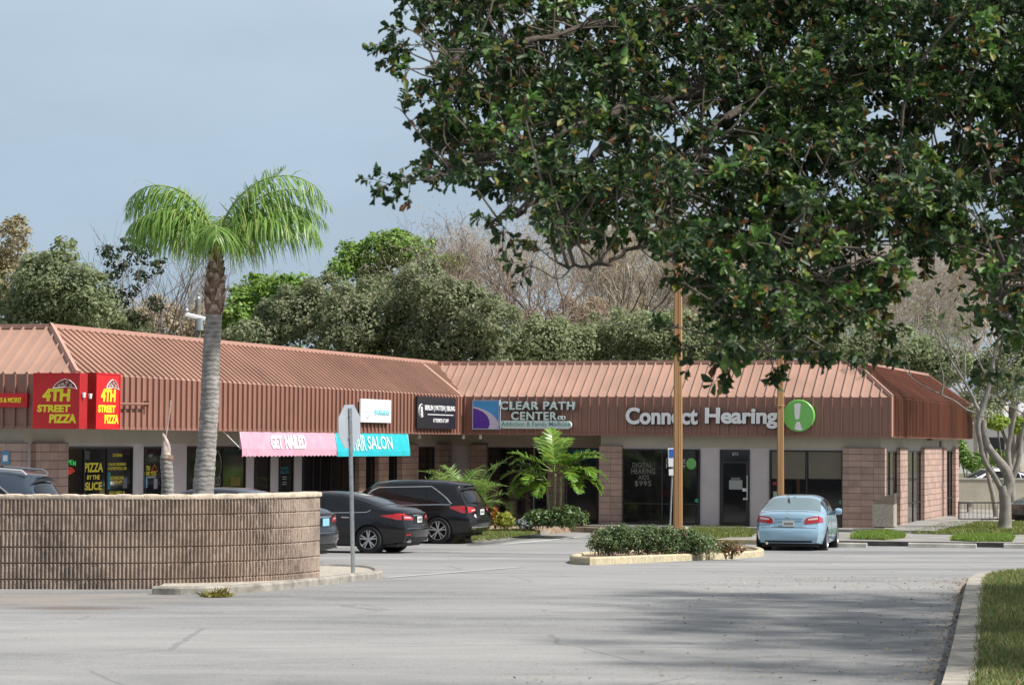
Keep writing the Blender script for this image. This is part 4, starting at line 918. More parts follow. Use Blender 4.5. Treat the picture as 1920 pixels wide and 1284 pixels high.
post('bollard', 'grey bollard top showing behind the end of the block wall', 559, 985, 909, .09, m_galv)
# ================================================================ TRASH RECEPTACLE, RAILING, RETAINING WALL, HOUSES BEHIND
A = pix(1641, 989, 75.2); B = pix(1683, 989, 75.2); wd = (B-A).length
o = thing('trash_receptacle', 'square pebble aggregate trash receptacle with sloping brown hood', 'trash can', (A+B)/2+Vector((0, .35, 0)), YAW+.05)
hgt = (988-944)/F*A.y; w2 = wd/2*.98; bxm = MB().prism([(-w2, -w2), (w2-.03, -w2), (w2, -w2+.03), (w2, w2), (-w2, w2)], .03, hgt).build('bin_body', mat('pebble_aggregate', (.36, .32, .27), .95, var=.4, scale=28, bump=.8, bscale=50), o)
MB().box(-w2+.04, w2-.04, -w2+.04, w2-.04, 0, .04).build('base', m_darkkerb, o)
hm = MB(); hh_ = .30; P = [(-w2, -w2, hgt), (w2, -w2, hgt), (w2, w2, hgt), (-w2, w2, hgt), (w2, -w2+.1, hgt+hh_+.03), (w2, w2, hgt+hh_+.03), (-w2+.35, w2*.9, hgt+hh_*.8), (-w2+.35, -w2+.22, hgt+hh_*.8)]
hm.add(P, [(0, 1, 4, 7), (0, 7, 6, 3), (7, 4, 5, 6), (2, 3, 6, 5), (1, 2, 5, 4)]); hm.build('hood', mat('brown_hood', (.10, .08, .06), .6), o)
m_iron = mat('dark_iron', (.045, .04, .04), .5, var=0)
A, B = gpix(1798, 979, .1), gpix(2040, 979, .1); o = thing('railing', 'low dark iron railing behind the lawn', 'railing', A); L = (B-A).length; rh = (978-941)/F*A.y
dv = (B-A)/L
for nm, z in (('top_rail', rh), ('bottom_rail', .12)): MB().tube([dv*0+Vector((0, 0, z)), dv*L+Vector((0, 0, z))], .025, 6).build(nm, m_iron, o)
n_ = int(L/.145); gate = MB()
for i in range(n_): bar = MB().tube([dv*(i+.5)*L/n_+Vector((0, 0, .12)), dv*(i+.5)*L/n_+Vector((0, 0, rh))], .010, 5).build('bar', m_iron, o)
for f_ in (0, .5, 1): MB().tube([dv*L*f_+Vector((0, 0, -.1)), dv*L*f_+Vector((0, 0, rh+.04))], .03, 6).build('post', m_iron, o)
Yw = 104.0
A, B = pix(1770, 900, Yw), pix(1925, 900, Yw); zt = pix(1850, 896, Yw).z
o = thing('retaining_wall', 'plain cream retaining wall under the white sedan', 'wall', (A.x, Yw, 0)); MB().box(0, 12, 0, .3, 0, zt-.06).build('wall_face', mat('cream_render', (.40, .37, .30), .9, var=.15, scale=1), o); MB().box(0, 12, -.04, .34, zt-.06, zt).build('coping', m_conc, o)
struct(MB().add([(A.x-.0, Yw+.3, zt-.95), (A.x+40, Yw+.3, zt-.95), (A.x+40, Yw+45, zt-.9), (A.x, Yw+45, zt-.9)], [(0, 1, 2, 3)]).build('upper_drive', m_conc, fix=False))
struct(MB().add([(XR+3, 88, .02), (60, 88, .02), (60, Yw, .05), (XR+3, Yw, .05)], [(0, 1, 2, 3)]).build('back_lane', mat('pale_lane', (.30, .28, .25), .9, var=.2, scale=.7), fix=False))
A = gpix(1795, 962); o = thing('concrete_bench', 'pale concrete bench behind the railing', 'bench', (A.x, A.y, 0)); MB().box(-.7, .7, -.22, .22, .40, .48).build('seat', m_conc, o)
for sx in (-.5, .5): MB().box(sx-.08, sx+.08, -.18, .18, 0, .40).build('leg', m_conc, o)
Yh = 150.0
A = pix(1850, 870, Yh); o = thing('house', 'small white house with grey roof far behind the grey tree', 'house', (A.x, Yh, 1.0)); MB().box(-6, 6, 0, 8, 0, 3.0).build('wall', mat('white_wall', (.62, .62, .62), .9, var=.05), o)
MB().add([(-6.5, -.5, 2.95), (6.5, -.5, 2.95), (6.5, 8.5, 2.95), (-6.5, 8.5, 2.95), (-4, 4, 4.6), (4, 4, 4.6)], [(0, 1, 5, 4), (1, 2, 5), (2, 3, 4, 5), (3, 0, 4)]).build('roof', mat('pale_shingle', (.42, .43, .46), .9, var=.15), o)
for x_ in (-3.5, .5, 3.5): MB().box(x_-.6, x_+.6, -.04, 0, 1.0, 2.2).build('window', m_glass, o)
# utility pole behind the roof
q = pix(371, 600, 106); o = thing('utility_pole', 'wooden utility pole with white crossarm behind the ribbed roof', 'utility pole', (q.x, 106, 0)); zt = pix(371, 562, 106).z
MB().tube([(0, 0, 0), (0, 0, zt)], [.16, .12], 8).build('pole', mat('weathered_pole', (.20, .18, .15), .9), o)
c0, c1 = pix(348, 590, 105.8)-Vector(o.location), pix(388, 600, 105.8)-Vector(o.location); MB().tube([c0, c1], .11, 6).build('crossarm', m_signwhite, o)
for px_, py_ in ((350, 582), (372, 560)): c = pix(px_, py_, 105.8)-Vector(o.location); MB().lathe([(0, .25), (.09, .2), (.07, .1), (.1, .0), (.03, -.35), (0, -.4)], 8, M=Matrix.Translation(c)).build('insulator', m_galv, o)
o2 = [pix(375, 608, 105.8)-Vector(o.location)]; MB().lathe([(0, .3), (.16, .26), (.16, -.26), (0, -.3)], 10, M=Matrix.Translation(o2[0])).build('transformer', m_galv, o)
# ================================================================ CARS
def paint(name, col, rough=.28, metal=.0, coat=1.0): return mat(name, col, rough, metal, var=.04, scale=2, coat=coat)
m_carglass = mat('car_glass', (.008, .009, .011), .04, var=0, spec=.6); m_tyre = mat('tyre_rubber', (.016, .016, .017), .85, var=.1); m_rim = mat('alloy_rim', (.50, .50, .51), .32, .85, var=0)
m_rimdk = mat('dark_alloy', (.06, .06, .065), .4, .6, var=0); m_chrome = mat('chrome', (.75, .75, .76), .15, 1, var=0); m_well = mat('wheel_well_black', (.006, .006, .006), .9, var=0)
m_tail = mat('tail_lamp_red', (.42, .008, .012), .12, var=0, coat=1); m_tailw = mat('tail_lamp_clear', (.62, .48, .48), .12, var=0, coat=1); m_trim = mat('black_trim', (.012, .012, .013), .5, var=0)
m_plate = mat('licence_plate', (.62, .64, .62), .5, var=.12, scale=30); m_amber = mat('headlamp_clear', (.55, .57, .6), .1, var=0, coat=1)
class Car:
    def __init__(s, name, label, loc, heading, L, W, top, belt, rear, front, m, wheels, wr, zb=.20, nose=.32, tail=.16, pc=(.10, .22), group='cars parked at the plaza'):
        s.L, s.W, s.m = L, W, m; s.o = thing(name, label, 'car', loc, heading, group)
        s.xs = np.linspace(-L/2, L/2, 81)
        def sm(P, w_=.10):
            x = np.array([p[0] for p in P]); z = np.array([p[1] for p in P]); q = np.linspace(-L/2-.6, L/2+.6, 801); v = np.interp(q, x, z)
            k = int(w_/(q[1]-q[0])); ker = np.hanning(2*k+3)[1:-1]; ker /= ker.sum(); v2 = np.convolve(np.pad(v, k, mode='edge'), ker, 'valid'); return lambda X: np.interp(X, q, v2[:len(q)])
        s.top, s.belt = sm(top), sm(belt, .2)
        s.rz = np.array([p[0] for p in rear]); s.rx = np.array([p[1] for p in rear]); s.fz = np.array([p[0] for p in front]); s.fx = np.array([p[1] for p in front])
        s.zb0 = zb; s.nose, s.tailt, s.pc = nose, tail, pc; s.wheels, s.wr = wheels, wr
    def zbot(s, x): 
        e = max(0, abs(x)-(s.L/2-.7))/.7; return s.zb0+.07*e
    def half(s, x):
        t = (x+s.L/2)/s.L
        return s.W/2*(1-s.nose*max(0, (t-.72)/.28)**2.6-s.tailt*max(0, (.24-t)/.24)**2.4)
    def side(s, x, z):
        """half width of the body at station x and height z"""
        w_ = s.half(x); zb, zt, z0 = s.belt(x), s.top(x), s.zbot(x); zm = .40*z0+.60*zb-.05
        if z <= zm: return w_*(1-.085*((zm-z)/(zm-z0))**2)
        if z <= zb: return w_*(1-.035*((z-zm)/(zb-zm))**2)
        t = min(1, (z-zb)/max(zt-zb, .01)); return w_*.965*max(0, 1-t**s.mm(x))**(1/s.nn(x))
    def mm(s, x): h = s.top(x)-s.belt(x); return 1.25 if h > .25 else 2.0
    def nn(s, x): h = s.top(x)-s.belt(x); return 5.4 if h > .25 else 3.2
    def ztop(s, x, y):
        w_ = s.half(x)*.965; zb, zt = s.belt(x), s.top(x); return zb+(zt-zb)*max(0, 1-(abs(y)/w_)**s.nn(x))**(1/s.mm(x))
    def warp(s, x, y, z):
        t = (x+s.L/2)/s.L; yy = (abs(y)/(s.W/2))
        dr = np.interp(z, s.rz, s.rx)+s.pc[0]*yy**2.5; df = np.interp(z, s.fz, s.fx)+s.pc[1]*yy**2.5
        return x+(1-t)**6*dr-t**6*df
    def P(s, x, y, z): return Vector((s.warp(x, y, z), y, z))
    def ring(s, x, n1=9, n2=12):
        zb, zt, z0 = s.belt(x), s.top(x), s.zbot(x); w_ = s.half(x); pts = []
        y0 = s.side(x, z0)
        pts += [(0, z0), (y0*.6, z0), (y0*.93, z0)]
        for z in np.linspace(z0+.015, zb, n1): pts.append((s.side(x, z), z))
        for q in np.linspace(.0, math.pi/2, n2)[1:]:
            tt = math.sin(q)**.9; pts.append((w_*.965*max(0, 1-tt**s.mm(x))**(1/s.nn(x)), zb+(zt-zb)*tt))
        return pts+[(-y, z) for y, z in pts[-2:0:-1]]
    def body(s):
        rows = [[s.P(x, y, z) for y, z in s.ring(x)] for x in s.xs]; n = len(rows[0]); mb = MB(); vs = [p for r_ in rows for p in r_]
        fs = [(i*n+j, i*n+(j+1) % n, (i+1)*n+(j+1) % n, (i+1)*n+j) for i in range(len(rows)-1) for j in range(n)]
        mb.add(vs, fs)
        for x, first in ((-s.L/2, True), (s.L/2, False)):
            rg = s.ring(x); zc = .5*(s.zbot(x)+s.top(x)); base = 0 if first else (len(rows)-1)*n; prev = list(range(base, base+n))
            for k in (.93, .84, .72, .58, .42, .25, .1):
                o = len(mb.v); mb.v += [tuple(s.P(x, y*k, zc+(z-zc)*k)) for y, z in rg]; cur = list(range(o, o+n))
                mb.f += [(prev[j], prev[(j+1) % n], cur[(j+1) % n], cur[j]) for j in range(n)]; prev = cur
            mb.f.append(tuple(prev))
        me = bpy.data.meshes.new('b'); me.from_pydata(mb.v, [], mb.f); bm = bmesh.new(); bm.from_mesh(me); bmesh.ops.recalc_face_normals(bm, faces=bm.faces); bm.to_mesh(me); bm.free()
        ob = bpy.data.objects.new('b', me); C.objects.link(ob)
        cut = MB()
        for wx_ in s.wheels:
            for sg in (-1, 1):
                cut.lathe([(s.wr*1.10, min(sg*(s.W/2-.32), sg*(s.W/2+.3))), (s.wr*1.10, max(sg*(s.W/2-.32), sg*(s.W/2+.3)))], 40, 'Y', Matrix.Translation((wx_, 0, s.wr)))
        co = cut.build('c', m_well); md = ob.modifiers.new('x', 'BOOLEAN'); md.operation = 'DIFFERENCE'; md.object = co; md.solver = 'EXACT'
        dg = bpy.context.evaluated_depsgraph_get(); dg.update(); m2 = bpy.data.meshes.new_from_object(ob.evaluated_get(dg)); m2.name = 'body'
        for q in (ob, co): bpy.data.objects.remove(q)
        m2.materials.clear(); s.b = finish('body', m2, s.m, s.o, True, 32); 
        for wx_ in s.wheels:
            for sg in (-1, 1): MB().lathe([(0, sg*(s.W/2-.34)), (s.wr*1.12, sg*(s.W/2-.34)), (s.wr*1.12, sg*(s.W/2-.07))], 30, 'Y', Matrix.Translation((wx_, 0, s.wr))).build('wheel_well', m_well, s.o, fix=False)
        return s
    def patch(s, name, xs, zlo, zhi, sg, m, off=.006, nz=8, parent=None):
        """piece of the side surface between two curves"""
        P = []
        for x in xs:
            a, c = zlo(x), zhi(x); P.append([s.P(x, sg*(s.side(x, z)+off), z) for z in np.linspace(a, c, nz)])
        return MB().grid(P).build(name, m, parent or s.o, True, 60)
    def line(s, name, pts, sg, r, m, off=.004, parent=None):
        return MB().tube([s.P(x, sg*(s.side(x, z)+off), z) for x, z in pts], r, 5).build(name, m, parent or s.o, True)
    def deck(s, name, xs, w0, w1, m, off=.006, ny=13, parent=None, zfix=0):
        """piece of the top surface (windscreens): half width from w0 to w1 (fractions)"""
        P = []; k = len(xs)
        for i, x in enumerate(xs):
            wf = w0+(w1-w0)*i/(k-1); hw = s.half(x)*.965*wf; row = []
            for y in np.linspace(-hw, hw, ny):
                e = .02; z = s.ztop(x, y); n = Vector((-(s.ztop(x+e, y)-s.ztop(x-e, y))/(2*e), -(s.ztop(x, y+e)-s.ztop(x, y-e))/(2*e), 1)).normalized(); row.append(s.P(x, y, z)+n*off)
            P.append(row)
        return MB().grid(P).build(name, m, parent or s.o, True, 60)
    def rear(s, name, ys, zlo, zhi, m, off=.008, nz=6, parent=None, front=False):
        x0 = s.L/2 if front else -s.L/2; sg = 1 if front else -1; P = []
        for y in ys: P.append([s.P(x0, y, z)+Vector((sg*off, 0, 0)) for z in np.linspace(zlo(y), zhi(y), nz)])
        return MB().grid(P).build(name, m, parent or s.o, True, 60)
    def wheel_set(s, spokes=5, dark=False, double=True, rimf=.70, w_=.22):
        r = s.wr; proto = None
        for wx_ in s.wheels:
            for sg in (-1, 1):
                o = thing_part('wheel', s.o, (wx_, sg*(s.W/2-.115), r)); f = -1 if sg < 0 else 1
                prof = [(r*rimf, -w_*.5), (r*.93, -w_*.5), (r*.985, -w_*.38), (r, -w_*.2), (r, w_*.2), (r*.985, w_*.38), (r*.93, w_*.5), (r*rimf, w_*.5)]
                ty = MB().lathe(prof, 32, 'Y', caps=False).build('tyre', m_tyre, o, True)
                rm = MB(); rr = r*rimf
                rm.lathe([(rr, f*w_*.46), (rr*.94, f*w_*.5), (rr*.90, f*w_*.42), (rr*.90, -f*w_*.3)], 32, 'Y', caps=False)
                for k in range(spokes):
                    for dd in ((-.11, .11) if double else (0,)):
                        a0 = 2*math.pi*k/spokes+.3; a1 = a0+dd*1.7; hw = .017 if double else .05
                        p0 = Vector((math.cos(a0+dd)*rr*.16, f*w_*.40, math.sin(a0+dd)*rr*.16)); p1 = Vector((math.cos(a1)*rr*.93, f*w_*.46, math.sin(a1)*rr*.93)); d = (p1-p0).normalized(); q = Vector((-d.z, 0, d.x))
                        y_ = Vector((0, -f*.03, 0)); v = [p0-q*hw*1.1, p0+q*hw*1.1, p1+q*hw, p1-q*hw]; rm.add(v+[x+y_ for x in v], [(0, 1, 2, 3), (0, 4, 5, 1), (2, 6, 7, 3), (1, 5, 6, 2), (3, 7, 4, 0)])
                rm.lathe([(0, f*w_*.43), (rr*.13, f*w_*.42), (rr*.2, f*w_*.38), (rr*.2, f*w_*.2)], 16, 'Y'); rm.build('rim', m_rim, o, True)
                MB().lathe([(0, f*w_*.12), (rr*.9, f*w_*.10)], 24, 'Y').build('brake_disc', m_rimdk, o, fix=False)
    def mirrors(s, x, z, m):
        for sg in (-1, 1):
            y = s.side(x, z); c = Vector((x, sg*(y+.11), z+.05)); mb = MB()
            prof = [(0, -.10), (.07, -.09), (.09, 0), (.075, .07), (0, .10)]
            mb.lathe(prof, 12, 'Y', Matrix.Translation(c)); mb.tube([(x, sg*(y-.03), z), c], .025, 6); mb.build('mirror', m, s.o, True)
    def plate(s, y0, y1, z0, z1, m=None, off=.02, dark=True):
        mb = MB(); c = [s.P(-s.L/2, y, z) for z in (z0, z1) for y in (y0, y1)]; xo = min(p.x for p in c)-off
        o = MB().box(xo, xo+.012, y0, y1, z0, z1).build('licence_plate', m or m_plate, s.o)
        if dark:
            q = MB()
            for i in range(6):
                a = y0+(y1-y0)*(.12+.13*i); q.box(xo-.003, xo, a, a+(y1-y0)*.085, z0+(z1-z0)*.3, z0+(z1-z0)*.68)
            qq = q.build('plate_characters', mat('plate_dark', (.12, .16, .14), .6, var=0), o); qq['kind'] = 'stuff'
        return o
def thing_part(name, parent, loc):
    o = bpy.data.objects.new(name, None); C.objects.link(o); o.parent = parent; o.location = loc; o.empty_display_size = .1; return o
cst = lambda v: (lambda x: v)
lin = lambda *P: (lambda x: float(np.interp(x, [p[0] for p in P], [p[1] for p in P])))
# --- light blue sedan seen from behind
m_blue = paint('light_blue_paint', (.30, .47, .60), .3, .15)
q = gpix(1483, 1031.5); hd = R_(77.0)
L = 4.80; loc = Vector((q.x+.42, q.y+.8, 0)); 
camry_top = [(-2.4, 1.02), (-2.25, 1.06), (-1.75, 1.085), (-1.60, 1.12), (-1.0, 1.385), (-.6, 1.455), (0, 1.475), (.4, 1.45), (1.25, 1.03), (1.5, .97), (2.1, .86), (2.4, .70)]
camry_belt = [(-2.4, .92), (-1.7, .99), (-1.0, .97), (0, .94), (1.1, .92), (1.6, .88), (2.4, .62)]
rearc = [(.2, .16), (.32, .03), (.45, 0), (.62, .01), (.68, .05), (.74, .07), (.98, .11), (1.08, .16), (1.3, .3)]
frontc = [(.2, .16), (.35, .02), (.55, 0), (.7, .06), (.9, .2)]
loc.z = zg(q.y)-.07; loc = loc+Vector((0, 1.1, 0))
c = Car('sedan', 'light blue sedan parked nose in facing the hearing shop', loc, hd, L, 1.82, camry_top, camry_belt, rearc, frontc, m_blue, (-1.42, 1.38), .325, pc=(.14, .25)).body()
c.deck('rear_window', np.linspace(-1.64, -.92, 12), .86, .76, mat('sky_toned_rear_glass', (.16, .22, .23), .05, var=0, spec=1.0, coat=1))  # sky reflection is put into the pale base colour of the glass
c.deck('windscreen', np.linspace(.50, 1.22, 10), .78, .88, m_carglass)
for sg in (-1, 1):
    zt_ = lambda x: min(c.belt(x)+.80*(c.top(x)-c.belt(x)), 1.36)
    c.patch('side_window', np.linspace(-.25, .85, 14), lambda x: c.belt(x)+.015, lambda x: max(c.belt(x)+.03, zt_(x)), sg, m_carglass); c.patch('side_window', np.linspace(-1.15, -.31, 12), lambda x: c.belt(x)+.015, lambda x: max(c.belt(x)+.03, zt_(x)-.0), sg, m_carglass)
    c.line('window_trim', [(x, c.belt(x)+.01) for x in np.linspace(-1.25, .95, 16)], sg, .012, m_trim); c.line('door_seam', [(-.28, z) for z in np.linspace(.32, .93, 8)], sg, .006, m_trim, -.001); c.line('door_handle', [(-.95, .84), (-.75, .84)], sg, .018, m_blue, .02); c.line('door_handle', [(.02, .82), (.22, .82)], sg, .018, m_blue, .02)
    c.patch('sill', np.linspace(-1.0, 1.0, 10), cst(.225), cst(.33), sg, m_blue, .012)
    lo = lambda y: np.interp(abs(y), [.42, .78], [.765, .80]); hi = lambda y: np.interp(abs(y), [.40, .48, .78], [.86, .93, .975])
    tl = c.rear('tail_light', sg*np.linspace(.41, .775, 9), lo, hi, m_tail, .014)
    c.patch('tail_light_side', np.linspace(-2.38, -2.05, 8), lambda x: .80+.0*x, lambda x: .955-.25*max(0, x+2.28), sg, m_tail, .014, parent=tl)
    c.rear('clear_lens', sg*np.linspace(.50, .74, 7), lambda y: lo(y)+.085, lambda y: hi(y)-.035, m_tailw, .020, parent=tl)
c.plate(-.155, .155, .70, .85)
c.rear('plate_recess', np.linspace(-.36, .36, 9), cst(.70), cst(.865), mat('blue_recess', (.22, .36, .47), .4, var=0), .005)
c.rear('trunk_bar', np.linspace(-.36, .36, 9), cst(.875), cst(.905), mat('blue_bar', (.16, .25, .32), .3, var=0), .024)
c.rear('emblem', np.linspace(-.06, .06, 7), lambda y: .955-.03*math.sqrt(max(0, 1-(y/.065)**2)), lambda y: .955+.03*math.sqrt(max(0, 1-(y/.065)**2)), m_chrome, .012)
for zz, yy in ((.665, .70),): c.rear('bumper_seam', np.linspace(-yy, yy, 21), cst(zz-.004), cst(zz+.008), mat('seam_shadow', (.08, .12, .15), .6, var=0), .004)
c.rear('trunk_seam', np.linspace(-.45, .45, 15), cst(.675), cst(.685), MATS['seam_shadow'], .005)
c.rear('diffuser', np.linspace(-.60, .60, 15), cst(.29), cst(.335), m_trim, .012)
for dz in (0, 1): pass
MB().tube([(-2.36, .55, .27), (-2.1, .55, .27)], .035, 10).build('exhaust_pipe', m_chrome, c.o)
MB().box(-2.05, 2.0, -.72, .72, .17, .24).build('underbody', m_trim, c.o)
c.deck('antenna_fin', np.linspace(-.93, -.86, 3), .04, .02, m_trim, .02)
MB().tube([c.P(-1.28, -.02, c.ztop(-1.28, 0))+Vector((0, .12, .03)), c.P(-1.05, .14, c.ztop(-1.05, 0))+Vector((-.0, 0, .03))], .018, 5).build('rear_wiper_strip', m_trim, c.o)
c.mirrors(.78, .96, m_blue); c.wheel_set(5, double=True)
# --- black cars nosed in towards the left wing
HB = math.atan2(.335, -.94)
def place(px, py, Y, wheel_x, wheel_y, heading):
    """world location so that the wheel contact (car coordinates) falls on the given ground point"""
    p = pix(px, py, Y); cz, sz_ = math.cos(heading), math.sin(heading); return Vector((p.x-(wheel_x*cz-wheel_y*sz_), p.y-(wheel_x*sz_+wheel_y*cz), p.z))
m_blk = paint('black_paint', (.005, .0055, .007), .25, coat=.35)
m_blk2 = paint('black_blue_paint', (.008, .010, .015), .25, coat=.4)
FT = [(-2.43, .98), (-2.2, 1.08), (-1.85, 1.13), (-1.2, 1.33), (-.6, 1.455), (-.1, 1.48), (.4, 1.445), (1.3, 1.03), (1.55, .98), (2.1, .87), (2.43, .70)]
FB = [(-2.43, .90), (-1.8, 1.0), (-1.2, .98), (0, .95), (1.2, .92), (2.43, .62)]
FR = [(.2, .17), (.32, .06), (.40, .03), (.55, 0), (.64, .01), (.70, .05), (.95, .09), (1.04, .05), (1.10, .10), (1.3, .3)]
def sedan(label, loc, m, heading=HB, trim=True, lamps=True, plate=None, spokes=5):
    c = Car('sedan', label, loc, heading, 4.87, 1.85, FT, FB, FR, frontc, m, (-1.42, 1.43), .335, zb=.19, pc=(.16, .28)).body()
    c.deck('rear_window', np.linspace(-1.72, -.85, 12), .86, .74, m_carglass); c.deck('windscreen', np.linspace(.5, 1.26, 10), .78, .88, m_carglass)
    for sg in (-1, 1):
        zt_ = lambda x: c.belt(x)+max(.02, min(.78*(c.top(x)-c.belt(x)), .40)*min(1, max(0, (x+1.52)/.62))**.75*min(1, max(0, (1.12-x)/.75))**.8)
        c.patch('side_window', np.linspace(-.2, .98, 14), lambda x: c.belt(x)+.012, zt_, sg, m_carglass); c.patch('side_window', np.linspace(-.98, -.25, 10), lambda x: c.belt(x)+.012, zt_, sg, m_carglass)
        c.patch('quarter_window', np.linspace(-1.46, -1.02, 8), lambda x: c.belt(x)+.012, zt_, sg, m_carglass)
        c.line('window_chrome', [(x, c.belt(x)+.004) for x in np.linspace(1.0, -1.40, 20)]+[(-1.47, c.belt(-1.47)+.02), (-1.53, c.belt(-1.5)+.06)], sg, .013, m_chrome, .008)
        c.line('door_handle', [(-.95, .86), (-.74, .865)], sg, .016, m_chrome, .022); c.line('door_handle', [(.05, .84), (.26, .845)], sg, .016, m_chrome, .022)
        c.line('door_seam', [(-.22, z) for z in np.linspace(.3, .94, 8)], sg, .005, m_trim, -.001); c.line('door_seam', [(-1.12+.25*max(0, .6-z), z) for z in np.linspace(.45, .95, 8)], sg, .005, m_trim, -.001)
        c.line('body_crease', [(x, .80+.03*(-x)/2) for x in np.linspace(1.4, -1.9, 14)], sg, .010, m, .0)
        lo = lambda y: np.interp(abs(y), [.35, .75], [.80, .815]); hi = lambda y: np.interp(abs(y), [.35, .75], [.87, .955])
        tl = c.rear('tail_light', sg*np.linspace(.36, .76, 9), lo, hi, m_tail, .015)
        c.patch('tail_light_side', np.linspace(-2.42, -1.82, 12), lambda x: .815+.10*max(0, (x+2.3)/.5), lambda x: .955-.055*max(0, (x+2.3)/.5)+.012, sg, m_tail, .014, parent=tl)
        c.rear('clear_lens', sg*np.linspace(.46, .73, 7), lambda y: lo(y)+.045, lambda y: lo(y)+.075, m_tailw, .020, parent=tl)
        c.rear('reflector', sg*np.linspace(.55, .74, 5), cst(.44), cst(.475), m_tail, .014)
    c.rear('plate_recess', np.linspace(-.34, .34, 9), cst(.72), cst(.90), m_trim, .005); c.rear('trunk_chrome', np.linspace(-.34, .34, 9), cst(.90), cst(.925), m_chrome, .02)
    c.plate(-.155, .155, .735, .885, plate, dark=plate is None)
    c.rear('diffuser', np.linspace(-.62, .62, 15), cst(.27), cst(.37), m_trim, .010); c.rear('bumper_chrome', np.linspace(-.7, .7, 15), cst(.60), cst(.612), mat('dull_chrome', (.3, .3, .31), .3, .8, var=0), .006)
    MB().box(-2.1, 2.0, -.74, .74, .16, .23).build('underbody', m_trim, c.o)
    for sg in (-1, 1): MB().tube([(-2.38, sg*.56, .30), (-2.1, sg*.56, .30)], .04, 10).build('exhaust_pipe', m_chrome, c.o)
    c.mirrors(.86, .97, m); c.wheel_set(spokes, double=True); return c
Yf = gpix(692.5, 1037).y
fus = sedan('black sedan with silver alloy wheels beside the traffic sign post', place(692.5, 1037, Yf, -1.42, .83, HB), m_blk)
sd = Vector((-.335, -.94, 0))
# dark sedan mostly hidden behind the block wall
Ys = 48.5
hid = sedan('dark sedan with pale blue plate mostly hidden behind the block wall', Vector((pix(633, 1000, Ys).x-2.43*.94-.18, Ys+.5, zg(Ys)+.0)), m_blk2, plate=mat('blue_plate_paint', (.24, .50, .66), .5, var=.1, scale=20))
